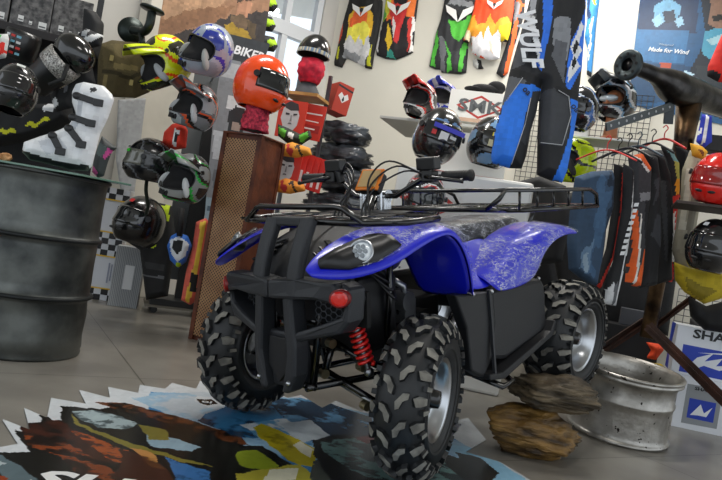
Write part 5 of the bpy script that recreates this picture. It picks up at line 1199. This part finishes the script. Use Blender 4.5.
# ================================================================ LEFT SIDE DISPLAY
dp = Plane(at(215, 60, 4.75), R(12))
A = sheet('desert_poster', dp, [(165, -12), (157, 40), (232, 50), (262, 56), (272, -12)], '#9a7458', [
    ('#b08a6a', [(165, -12), (240, -12), (215, 10), (163, 30)]), ('#8a6448', [(160, 20), (200, 8), (235, 6), (220, 20), (158, 38)]), ('#3c3532', [(157, 40), (200, 27), (236, 14), (272, 10), (262, 56), (232, 50)]),
    ('#b58466', [(238, -2), (248, -4), (252, 8), (246, 20), (236, 16)]), ('#4c3a2c', [(236, -4), (250, -8), (254, 2), (246, 0), (238, 4)]), ('#6a5640', [(232, 16), (240, 14), (250, 20), (246, 30), (232, 32)]), ('#a8882c', [(226, 24), (234, 24), (250, 34), (254, 44), (226, 38)]), ('#5a4a34', [(246, 20), (256, 24), (256, 40), (248, 34)])], T=0, edge=0, res=.009, rag=.02, mott=.2, m=INK(.4))
tag(A, 'desert poster with a rider in a scarf behind the hanging helmets', 'poster')
dp2 = Plane(at(225, 120, 4.72), R(12))
B = sheet('display_board', dp2, [(230, 34), (262, 42), (270, 44), (262, 66), (235, 330), (196, 326), (206, 200), (214, 110), (222, 60)], '#8b8e92', [
    ('#35383b', [(230, 34), (272, 42), (264, 70), (226, 58)]), ('#b8babc', [(222, 60), (262, 70), (258, 84), (220, 76)]), ('#dadbdc', [(228, 96), (256, 98), (254, 112), (226, 108)]), ('#26282a', [(228, 112), (236, 106), (246, 110), (248, 124), (240, 136), (228, 130)]), ('#a89488', [(232, 122), (240, 124), (240, 132), (232, 130)]), ('#c4c8cc', [(214, 130), (226, 132), (222, 160), (212, 158)]),
    ('#9fb4c0', [(206, 196), (222, 200), (216, 262), (200, 258)]), ('#5a7080', [(208, 206), (220, 209), (219, 214), (207, 211)]), ('#5a7080', [(206, 220), (218, 223), (217, 228), (205, 225)]), ('#5a7080', [(204, 236), (216, 239), (215, 244), (203, 241)]), ('#6a6d72', [(214, 170), (226, 172), (224, 190), (212, 188)])], T=0, edge=0, res=.012, m=INK(.35))
tag(B, 'grey product board with a white word on its dark header, behind the orange helmet', 'display board')
ptext('eBIKER', dp2, 246, 53, .085, -3, '#f0f0f0', B, off=.006, bold=.03, shear=.15)
# stand on castors
sb = floor_at(172, 312); sd = empty('display_stand', sb, (0, 0, R(20)), 'black rolling display stand with castors left of the rusty column', 'stand')
bm2 = mat('#151617', .5)
m_ = MB(); m_.box((.02, 0, .09), (.42, .36, .05)); m_.build('base', bm2, sd, bevel=.005)
m_ = MB(); m_.box((-.02, 0, .055), (.40, .34, .02)); m_.build('base_edge', mat('#7a7468', .6), sd)
for x, y in ((-.15, -.14), (.18, -.14), (-.15, .14), (.18, .14)):
    m_ = MB(); m_.cyl((x, y-.012, .026), (x, y+.012, .026), .026, n=18); m_.build('castor', bm2, sd)
m_ = MB(); m_.box((.06, .02, .80), (.12, .06, 1.4)); m_.build('post', bm2, sd)
m_ = MB(); m_.box((.0, .08, 1.45), (.26, .03, 2.4)); m_.build('back_panel', mat('#55585a', .6), sd)
for k, (z, x) in enumerate(((1.05, -.15), (1.30, .15), (1.62, .12), (1.85, .0))):
    m_ = MB(); m_.tube([(x, .06, z), (x, -.20, z+.01), (x, -.30, z+.04)], .008, 8); m_.build('peg', stl, sd)
# neck brace and float vest
o, p = garment('neck_brace', 4.5, R(10), [(171, 236), (178, 232), (188, 236), (192, 246), (186, 262), (178, 268), (170, 260), (167, 246)], '#2f6ec8', [('#d8dde2', [(170, 240), (180, 236), (190, 244), (186, 256), (178, 262), (172, 254)]), ('#1a1c1e', [(174, 240), (184, 240), (182, 250), (178, 254), (173, 248)]), ('#a8d020', [(176, 262), (182, 262), (180, 268), (176, 266)])], 'blue and white neck brace hanging on the rolling stand', 'neck brace', T=.06, res=.008)
m_ = MB(); a = p.px(180, 236); b = p.px(182, 208); m_.tube([(a[0], -.04, a[1]), (b[0], -.03, b[1])], .02, 8); m_.build('strap', mat('#161618', .7), o)
garment('float_vest', 4.55, R(10), [(196, 222), (206, 218), (209, 222), (205, 270), (198, 300), (190, 305), (181, 300), (186, 272), (192, 250)], '#d8604e', [('#e0b83c', [(201, 222), (206, 221), (200, 262), (190, 302), (185, 300), (195, 262)]), ('#161616', [(192, 272), (199, 274), (197, 292), (190, 290)])], 'coral and yellow float vest leaning on the stand', 'vest', T=.07, res=.01)
o, p = garment('red_jersey', 4.35, R(10), [(164, 132), (172, 124), (182, 122), (188, 130), (186, 148), (174, 150), (162, 144)], '#e03a24', [('#e8e8e6', [(176, 130), (181, 132), (177, 148), (173, 146)]), ('#141416', [(177, 134), (180, 136), (177, 144), (175, 142)])], 'bright red folded cloth above the silver and green helmet', 'jersey', T=.09, res=.009)
o, p = garment('black_jacket', 4.95, R(10), [(118, 206), (148, 200), (172, 206), (176, 240), (168, 296), (146, 300), (140, 250), (124, 240)], '#131416', [('#b8d01c', [(160, 206), (170, 205), (170, 222), (162, 218)]), ('#b8d01c', [(150, 240), (158, 238), (158, 246), (152, 248)]), ('#2c2e30', [(146, 262), (166, 264), (164, 270), (146, 268)]), ('#5a5c60', [(144, 274), (166, 276), (166, 278), (144, 276)])], 'black jacket with lime patches hanging behind the black road helmet', 'jacket', T=.07, res=.012)
m_ = MB(); m_.tube([at(148, 172, 4.3), at(146, 190, 4.3), at(148, 205, 4.35), at(146, 214, 4.4)], .012, 6, curve=True); tag(m_.build('helmet_strap', mat('#1a2418', .8)), 'dark strap dangling from the mirrored black helmet', 'strap')
# cartons on the floor beside the drum
def carton_tall(px, py, D, sz, yaw, label, kind, z, roll=0):
    e = cbox('carton', px, py, D, sz, yaw, '#c9ccd0', label, 'carton', roll=roll); e.location.z = z; w, d, h = sz
    if kind:
        pr = []
        for i in range(4):
            for j in range(2):
                if (i+j) % 2: pr.append(('#15161a', [(i/4, j*.10), ((i+1)/4, j*.10), ((i+1)/4, (j+1)*.10), (i/4, (j+1)*.10)])); pr.append(('#15161a', [(i/4, .80+j*.10), ((i+1)/4, .80+j*.10), ((i+1)/4, .9+j*.10), (i/4, .9+j*.10)]))
        pr += [('#d8b030', [(0, .20), (1, .20), (1, .225), (0, .225)]), ('#d8b030', [(0, .775), (1, .775), (1, .80), (0, .80)]), ('#8a90a0', [(.62, .32), (.68, .32), (.68, .68), (.62, .68)]), ('#8a90a0', [(.72, .36), (.77, .36), (.77, .66), (.72, .66)])]
        face(e, sz, pr, '#c9ccd2')
    return e
bz = .42
carton_tall(105, 276, 5.25, (.21, .16, .44), R(12), 'checkered white carton on the floor beside the drum', True, .222)
carton_tall(114, 222, 5.25, (.21, .16, .44), R(8), 'checkered white carton stacked on the one beside the drum', True, .665)
e = cbox('carton', 128, 276, 5.10, (.21, .18, .46), R(14), '#a8abad', 'silver corrugated carton right of the checkered cartons', 'carton'); e.location.z = .232
face(e, (.21, .18, .46), [('#6f7376', [(.04+.06*k, 0), (.055+.06*k, 0), (.055+.06*k, 1), (.04+.06*k, 1)]) for k in range(16)]+[('#d8dadb', [(.4, .3), (.72, .3), (.72, .7), (.4, .7)])], '#a8abad')
face(e, (.21, .18, .46), [], '#4a4c50', 'r')
# grey leaning board behind
o, p = garment('leaning_board', 5.38, R(20), [(118, 100), (146, 98), (132, 214), (122, 200), (116, 160)], '#9fa1a2', [], 'plain grey board on the wall behind the drum', 'board', T=.012, res=.02, wr=0, edge=0)
# --- white boot on the drum
bt_c = at(78, 168, by-.12)
boot = empty('motocross_boot', (bt_c.x, by-.12, GZ), (0, 0, R(10)), 'tall white motocross boot with black buckles standing on the drum glass', 'boot')
wm = mat('#e4e6e8', .35, coat=.3, var=.03)
pb = Plane((bt_c.x, by-.12, GZ), R(10))
zt_ = lambda *p: Z(0, 0, 4.362, *p)
bo_ = sheet('body', pb, [(76, 84), (84, 82), (104, 86), (112, 94), (114, 100), (108, 118), (100, 134), (96, 150), (92, 166), (88, 171), (70, 170), (48, 164), (30, 160), (22, 152), (24, 142), (38, 137), (54, 132), (68, 126), (76, 114), (72, 102), (72, 92)], '#e2e4e6', [
    ('#16171a', [(22, 150), (40, 156), (64, 163), (90, 166), (88, 172), (66, 171), (40, 165), (22, 158)]), ('#b8bcc2', [(80, 100), (86, 104), (82, 124), (76, 132), (72, 126), (78, 114)]), ('#c8ccd2', [(40, 142), (62, 138), (70, 150), (50, 156)]), ('#d0d4d8', [(76, 84), (84, 82), (82, 98), (74, 96)]), ('#303236', [(92, 90), (98, 88), (98, 93), (93, 94)])], T=.055, res=.006, wr=.003, edge=.05, m=INK(.3, coat=.3), parent=boot)
bo2 = sheet('body', pb, [(76, 84), (84, 82), (104, 86), (112, 94), (114, 100), (108, 118), (100, 134), (96, 150), (92, 166), (70, 168), (48, 162), (30, 158), (24, 142), (38, 137), (54, 132), (68, 126), (76, 114), (72, 102)], '#d8dade', [], T=.055, res=.01, edge=.05, m=INK(.3, coat=.3), parent=boot)
bo2.scale = (1, -1, 1); bo2.location = (0, .003, 0); bo2['label'] = 'inner side of the boot'
for (x0, y0), (x1, y1) in (((80, 98), (104, 106)), ((76, 119), (96, 126)), ((72, 130), (86, 148)), ((56, 137), (65, 155))):
    a = pb.px(x0, y0); b = pb.px(x1, y1); m_ = MB(); P0 = Vector((a[0], -.058, a[1])); P1 = Vector((b[0], -.058, b[1])); m_.bar(P0, P1, .030, .012, up=(0, 1, 0)); m_.ball(P0, (.022, .010, .018)); m_.box(P1+(P0-P1)*.12+Vector((0, -.006, 0)), (.045, .012, .034)); m_.build('buckle', mat('#17181a', .4), boot, label='black buckle strap', bevel=.003)
# small grey and pink boot
pb2 = Plane((at(103, 158, 3.32).x, at(103, 158, 3.32).y, GZ), R(10))
o = sheet('ankle_boot', pb2, [(102, 136), (117, 148), (112, 152), (108, 162), (104, 176), (98, 178), (92, 172), (94, 158), (98, 146)], '#34393a', [('#4f5c5c', [(100, 142), (110, 150), (102, 158), (97, 154)]), ('#c84a90', [(109, 148), (113, 151), (106, 160), (104, 158)]), ('#c84a90', [(94, 166), (99, 172), (97, 178), (92, 174)])], T=.04, res=.006, edge=.03)
tag(o, 'small dark ankle boot with pink trim behind the white boot', 'boot')
# --- olive bag and pipe hook
pg = Plane(at(124, 66, 4.25), R(20))
bag = sheet('satchel', pg, [(100, 44), (112, 40), (128, 42), (142, 42), (150, 50), (152, 80), (150, 92), (136, 98), (112, 97), (97, 88), (98, 60)], '#5c5134', [('#685c3c', [(102, 46), (146, 46), (148, 68), (130, 76), (104, 70)]), ('#8c7c50', [(114, 66), (138, 68), (137, 73), (114, 72)]), ('#3e3620', [(102, 70), (130, 78), (148, 70), (148, 74), (130, 82), (102, 74)]), ('#8c7c50', [(104, 76), (108, 77), (106, 92), (102, 90)]), ('#5e5230', [(129, 82), (133, 82), (133, 90), (129, 90)])], T=.10, res=.008, wr=.02, edge=.12, m=INK(.9, bump=.3, bscale=120))
tag(bag, 'olive canvas satchel hanging from a dark pipe hook', 'bag')
for q in ((112, 62), (131, 86)):
    x, z = pg.px(*q); m_ = MB(); m_.box((x, -.125, z), (.022, .012, .035)); m_.build('buckle', mat('#8a7a48', .4, metal=.6), bag)
ph = MB(); c0 = at(132, 29, 4.45); ph.tube([at(132, 30, 4.3), at(143, 32, 4.25), at(149, 26, 4.2), at(152, 12, 4.2)], .028, 14, curve=True); ph.tube([at(141, 34, 4.25), at(143, 46, 4.22)], .02, 10)
c1 = at(152, 10, 4.2); ph.lathe([(0, 0), (.075, 0), (.08, .008), (.075, .018), (0, .018)], c1-Vector((0, 0, .005)), (.15, 0, 1), 28); ph.lathe([(0, 0), (.085, 0), (.085, .02), (0, .02)], at(131, 30, 4.36), (-.3, .9, 0), 28)
tag(ph.build('pipe_hook', mat('#232b28', .35, metal=.6)), 'dark green metal pipe hook with round flanges above the satchel', 'hook')
# --- goods rack at top left
rk = empty('goods_rack', at(30, 40, 4.1), (0, 0, R(24)), 'black shelf rack carrying cartons at the top left', 'rack'); rko = Vector(rk.location)
lp = lambda px, py, D: Matrix.Rotation(-R(24), 3, 'Z') @ (at(px, py, D)-rko)
m_ = MB(); m_.box((.0, .15, .045), (.95, .35, .05)); m_.build('shelf', mat('#1b1718', .6), rk, bevel=.003)
for x in (-.4, .36): m_ = MB(); m_.box((x, .30, -.45), (.04, .04, 2.6)); m_.build('upright', mat('#1d1e20', .5), rk)
m_ = MB(); m_.box((.0, .30, -.35), (.95, .02, 1.0)); m_.build('back_panel', mat('#17181a', .8), rk)
for k, (px, lb, c) in enumerate(((-10, 'grey photo carton at the top left corner', '#4a4a4c'), (32, 'grey photo carton with white labels, left one on the rack shelf', '#28282a'), (73, 'grey photo carton with white labels, right one on the rack shelf', '#2a2829'))):
    c_ = lp(px, 8, 4.1); w_ = .225
    e = empty('carton', rk.matrix_world @ Vector((0, 0, 0)) if False else (Matrix.Rotation(R(24), 3, 'Z') @ Vector((c_.x, .12, .072+.13))+rko), (0, 0, R(24)), lb, 'carton')
    m_ = MB(); m_.box((0, 0, 0), (w_, .2, .26)); m_.build('body', mat(c, .5, col2='#6a6867', vscale=30), e, bevel=.004)
    for (u0, v0, u1, v1) in ((.2, .12, .34, .26), (.48, .10, .56, .18), (.72, .06, .92, .22)): decal('label_print', e, (-w_/2+u0*w_, -.1012, -.13+v0*.26), (1, 0, 0), (0, 0, 1), (u1-u0)*w_, (v1-v0)*.26, '#d8d8d6', [('#55585a', [(.1, .2), (.9, .2), (.9, .4), (.1, .4)])])
# protective gear under the rack
helmet('helmet', at(16, 89, 3.45), (R(-8), R(6), R(20)), 'matt black helmet with a pale tag at the left edge', kind='road', s=.92, visor='#1a1b1c', col=lambda a, e, p: '#131416' if (int(a*14) % 3) else '#1c1d20', stick=[('', .1, .75, '#c8ccc8', .022, .010)])
bc = at(21, 46, 3.9); cn = empty('gear_tub', bc, (R(8), R(9), R(10)), 'black rounded tub with red and white writing at the left edge', 'tub')
m_ = MB(); m_.lathe([(0, -.085), (.085, -.085), (.098, -.07), (.10, .06), (.09, .085), (0, .088)], n=40); m_.build('body', mat('#131415', .35, coat=.3), cn)
for j in range(4):
    for i in range(3):
        a = -.5+.32*i+j*.04; t_ = MB(); x = .1015*math.sin(a); y = -.1015*math.cos(a); t_.box((x, y, .045-.032*j), (.024, .002, .014), Matrix.Rotation(a, 3, 'Z')); t_.build('writing', mat(['#d8d8d8', '#c82a22', '#7ab4c8'][(i+j) % 3], .5), cn)
kg = empty('knee_guard', at(61, 64, 3.78), (R(12), R(42), R(15)), 'black knee guard with a silver studded band', 'knee guard')
m_ = MB(); m_.ball((0, 0, .10), (.125, .10, .10)); m_.build('knee_cup', mat('#0f1011', .18, coat=.7), kg)
m_ = MB(); m_.lathe([(.095, -.055), (.108, -.05), (.112, 0), (.112, .035), (.10, .04)], n=48); m_.build('studded_band', mat('#d0cec8', .3, metal=.4, col2='#4a4642', vscale=120, bump=.5, bscale=120), kg, label='silver studded band')
m_ = MB(); m_.lathe([(.075, -.20), (.085, -.19), (.10, -.05)], n=32); m_.build('shin_plate', mat('#111213', .4), kg)
m_ = MB(); m_.tube([lp(80, 50, 3.7)+rko*0, ] if False else [(.05, -.1, .05), (.10, -.12, -.02), (.08, -.12, -.1)], .012, 8); m_.build('strap', mat('#1a1a1a', .7), kg)
garment('printed_glove', 3.95, R(15), [(78, 34), (86, 28), (104, 36), (100, 46), (84, 50)], '#15161a', [('#c8caca', [(83, 40), (102, 33), (104, 37), (86, 46)]), ('#8f9294', [(82, 32), (90, 30), (88, 38), (82, 38)])], 'black glove with white lettering beside the knee guard', 'glove', T=.05, res=.008)
garment('black_jacket', 4.02, R(20), [(84, 8), (96, 12), (104, 24), (103, 40), (98, 58), (86, 60), (82, 36)], '#151517', [], 'black jacket hanging at the right end of the rack shelf', 'jacket', T=.07, res=.012)
garment('black_gloves', 3.95, R(12), [(62, 72), (92, 66), (96, 84), (80, 92), (72, 108), (56, 112), (50, 96)], '#1a1b1d', [('#c8cacc', [(50, 102), (58, 98), (60, 106), (54, 110)]), ('#6a6d72', [(64, 84), (68, 82), (70, 92), (66, 94)]), ('#c8b48a', [(60, 86), (68, 82), (69, 86), (62, 90)])], 'pile of black riding gloves above the white boot', 'gloves', T=.05, res=.009)
garment('black_jersey', 4.18, R(12), [(-20, 100), (30, 104), (72, 104), (74, 122), (50, 134), (38, 140), (-20, 150)], '#121315', [('#c8c81c', [(30, 128), (54, 120), (56, 123), (34, 131)]), ('#d8dadc', [(48, 108), (58, 104), (58, 112), (50, 116)]), ('#d8dadc', [(-4, 104), (8, 105), (8, 114), (-4, 112)]), ('#c83028', [(0, 108), (5, 108), (5, 112), (0, 112)]), ('#c8c81c', [(-10, 130), (22, 133), (22, 136), (-10, 134)])], 'black and yellow jerseys piled behind the white boot', 'jerseys', T=.14, res=.009, rag=.02)
garment('green_glove', 3.75, R(12), [(-6, 34), (8, 34), (9, 40), (6, 58), (-6, 60)], '#c8cac8', [('#3cb048', [(-6, 36), (3, 36), (3, 42), (-6, 42)]), ('#d8281c', [(1, 44), (6, 44), (6, 54), (2, 56)])], 'white pack with green and red marks at the left edge', 'pack', T=.05, res=.008)

# ================================================================ CENTRE LEFT: SHELF, BANDANA HEAD, SCARF PACKS
S1 = at(305, 97, 4.75)
sh1 = empty('wooden_shelf', S1, (0, 0, R(-16)), 'plain wooden shelf board below the open-face helmet', 'shelf')
MB().box((0, .02, 0), (.27, .26, .022)).build('board', mat('#a5793c', .6, col2='#c89a5c', vscale=6, stretch=(1, 8, 1)), sh1)
for x in (-.12, .12): MB().box((x, .13, -.45), (.025, .025, 1.3)).build('upright', mat('#5c6064', .4, metal=.6), sh1)
hh = empty('mannequin_head', S1+Vector((.01, -.01, .013)), (0, 0, R(20)), 'display head wrapped in a red bandana on the wooden shelf', 'mannequin head')
m_ = MB(); m_.lathe([(.09, 0), (.085, .03), (.06, .07), (.055, .10), (.06, .12)], n=28); m_.build('bust', mat('#4a4c50', .7), hh)
rows = []
for j in range(12):
    v = j/11; r_ = .062+.035*math.sin(v*2.6)
    rows.append([((r_+.005*math.sin(a*4+v*20))*math.cos(a), (r_*1.15+.005*math.sin(a*5+v*16))*math.sin(a)-.01, .08+.17*v) for a in [2*math.pi*i/36 for i in range(36)]])
MB().grid(rows, close_u=True).build('bandana', mat('#d81f3c', .75, col2='#a81430', vscale=24), hh, solid=.003)
helmet('helmet', S1+Vector((.01, -.01, .31)), (R(4), R(4), R(30)), 'black open-face half helmet on the red bandana head', kind='road', s=.98, open_=True, visor='#101113', col=lambda a, e, p: '#111214' if e > .1 else '#6f86a0' if (int(a*9) % 2) else '#c8c0a0').children
for ch in list(bpy.data.objects):
    if ch.parent and ch.parent.get('label') == 'black open-face half helmet on the red bandana head' and ch.name.split('.')[0] in ('visor', 'chin_vent', 'visor_pivot'): bpy.data.objects.remove(ch)
e = cbox('accessory_carton', 338, 100, 4.95, (.13, .16, .22), R(30), '#b83a26', 'orange-red carton with a black and white badge beside the wooden shelf', 'carton', roll=R(8))
face(e, (.13, .16, .22), [('#26282a', [(0, .86), (1, .80), (1, .86), (0, .93)]), ('#e4e2de', [(.15, .55), (.5, .35), (.85, .55), (.7, .7), (.5, .6), (.3, .7)]), ('#26282a', [(.42, .45), (.5, .40), (.58, .45), (.5, .6)])], '#b83a26'); face(e, (.13, .16, .22), [('#e6e6e4', [(0, 0), (.3, 0), (.3, 1), (0, 1)])], '#b83a26', 'r')
def pack(px, py, D, w, h, yaw, prints, base, label, roll=0):
    e = empty('scarf_pack', at(px, py, D), (0, roll, yaw), label, 'pack')
    MB().box((0, .012, 0), (w, .02, h)).build('card', mat(base, .5), e, bevel=.002)
    decal('print', e, (-w/2, .0015, -h/2), (1, 0, 0), (0, 0, 1), w, h, base, prints); return e
face_ = [('#c9c9c8', [(.12, .50), (.30, .18), (.55, .12), (.75, .35), (.78, .62), (.65, .85), (.40, .90), (.18, .78)]), ('#3a3a3c', [(.25, .78), (.45, .72), (.75, .75), (.68, .92), (.40, .98), (.2, .88)]), ('#3a3a3c', [(.28, .60), (.42, .60), (.42, .65), (.28, .66)]), ('#3a3a3c', [(.56, .60), (.70, .62), (.70, .66), (.56, .65)]), ('#6a6a6a', [(.40, .36), (.56, .36), (.52, .40), (.44, .40)]), ('#8a8a8a', [(.46, .44), (.53, .44), (.51, .60), (.48, .60)])]
w4 = [('#f0e6e0', [(.1, .70), (.9, .72), (.9, .76), (.1, .74)]), ('#f0e6e0', [(.1, .5), (.8, .5), (.8, .53), (.1, .53)]), ('#a01c16', [(.1, .2), (.9, .2), (.9, .42), (.1, .4)]), ('#f0e6e0', [(.2, .28), (.7, .28), (.7, .32), (.2, .32)])]
pack(291, 119, 4.60, .20, .26, R(-10), face_, '#d23c28', 'red scarf pack with a bearded grey face, upper left')
pack(312, 122, 4.66, .16, .25, R(-10), w4, '#c8301f', 'red scarf pack with white text lines, upper right', roll=R(4))
pack(286, 170, 4.55, .19, .25, R(-10), face_, '#cc3020', 'red scarf pack with a pale face, lower left', roll=R(3))
for k in range(4): pack(302+6*k, 170+2*k, 4.58+.02*k, .045, .24, R(-10), [('#f0e6e0', [(.3, .1), (.7, .1), (.7, .5), (.3, .5)])], '#cc2418', ['narrow red scarf pack right beside the lower pale-face pack', 'second narrow red scarf pack from the lower pale-face pack', 'third narrow red scarf pack from the lower pale-face pack', 'narrow red scarf pack next to the wrapped clothes'][k], roll=R(5))
garment('patterned_scarf', 4.5, R(-10), [(278, 124), (288, 128), (300, 134), (310, 130), (312, 138), (300, 146), (288, 144), (278, 136)], '#1c2418', [('#5ab030', [(280, 128), (288, 131), (286, 140), (280, 134)]), ('#5ab030', [(300, 136), (308, 132), (310, 137), (302, 143)]), ('#d8d8d0', [(290, 132), (296, 135), (294, 141), (290, 138)])], 'black and lime patterned scarf across the red packs', 'scarf', T=.05, res=.008)
for k, (px, py, c, lb) in enumerate(((296, 150, '#d8902a', 'orange and yellow scarf in front of the lower red packs'), (290, 186, '#e08a28', 'yellow-orange scarf at the bottom of the lower packs'))):
    garment('patterned_scarf', 4.43, R(-10), [(px-16, py-4), (px-4, py-8), (px+14, py-2), (px+16, py+5), (px, py+8), (px-14, py+6)], c, [('#b8302a', [(px-10, py-3), (px-2, py-4), (px, py+4), (px-8, py+4)]), ('#2c2016', [(px+2, py-2), (px+8, py), (px+6, py+4), (px+2, py+3)])], lb, 'scarf', T=.05, res=.008, rag=.05)
# clothes in clear plastic bags
bgm = mat('#26282c', .3, coat=.5, col2='#5e646a', vscale=9, bump=1.0, bscale=12, name='bagged_clothes')
for k, (px, py, w_, h_, lb) in enumerate(((345, 135, .32, .16, 'grey clothes in a clear bag, topmost of the wrapped pile'), (343, 157, .38, .165, 'dark clothes in a clear bag, second in the wrapped pile'), (341, 180, .42, .18, 'dark clothes in a clear bag, third in the wrapped pile'), (339, 205, .42, .155, 'dark clothes in a clear bag, lowest above the front rack'))):
    e = empty('wrapped_clothes', at(px, py, 5.1), (0, 0, R(-10)), lb, 'clothes')
    m_ = MB(); rows = []
    for i in range(25):
        e_ = -math.pi/2+math.pi*i/24; row = []
        for j in range(40):
            a = 2*math.pi*j/40; q = Vector((math.copysign(abs(math.cos(a))**.7, math.cos(a))*math.cos(e_)**.6 if math.cos(e_) > 0 else 0, math.copysign(abs(math.sin(a))**.7, math.sin(a))*max(0, math.cos(e_))**.6, math.sin(e_)))
            f_ = 1+.22*noise.noise(q*2.6+Vector((k*5, 0, 0)))+.22*noise.noise(Vector((q.x*3, q.y*3, q.z*9))+Vector((k, 2, 0)))
            row.append((q.x*w_*.6*f_, q.y*.16*f_, q.z*h_*.52*f_))
        rows.append(row)
    m_.grid(rows, close_u=True); m_.build('bundle', bgm, e)
c = at(338, 230, 5.1); e = cbox('storage_unit', 338, 250, 5.15, (.7, .45, .9), R(-10), '#2c2d2f', 'dark cabinet under the wrapped clothes, behind the front rack', 'cabinet'); e.location.z = (at(338, 219, 5.1).z)/2; e.scale = (1, 1, at(338, 219, 5.1).z/.9)
# shoes hung beside the desert poster
for k, (px, py) in enumerate(((266, 4), (264, 24), (266, 44), (262, 63))):
    garment('trail_shoe', 5.2, R(-5), [(px-8, py-6), (px-2, py-9), (px+8, py-7), (px+12, py+2), (px+8, py+8), (px-6, py+6)], '#2c2d30', [('#a8d424', [(px+3, py-2), (px+10, py-4), (px+11, py+2), (px+5, py+5)]), ('#8a8d90', [(px-6, py-4), (px, py-6), (px-1, py), (px-6, py+1)])], ['black and lime shoe, highest beside the poster edge', 'black and lime shoe, second from the top beside the poster', 'black and lime shoe, third from the top beside the poster', 'black and lime shoe, lowest beside the poster edge'][k], 'shoe', T=.07, res=.012, group='lime shoes beside the poster')
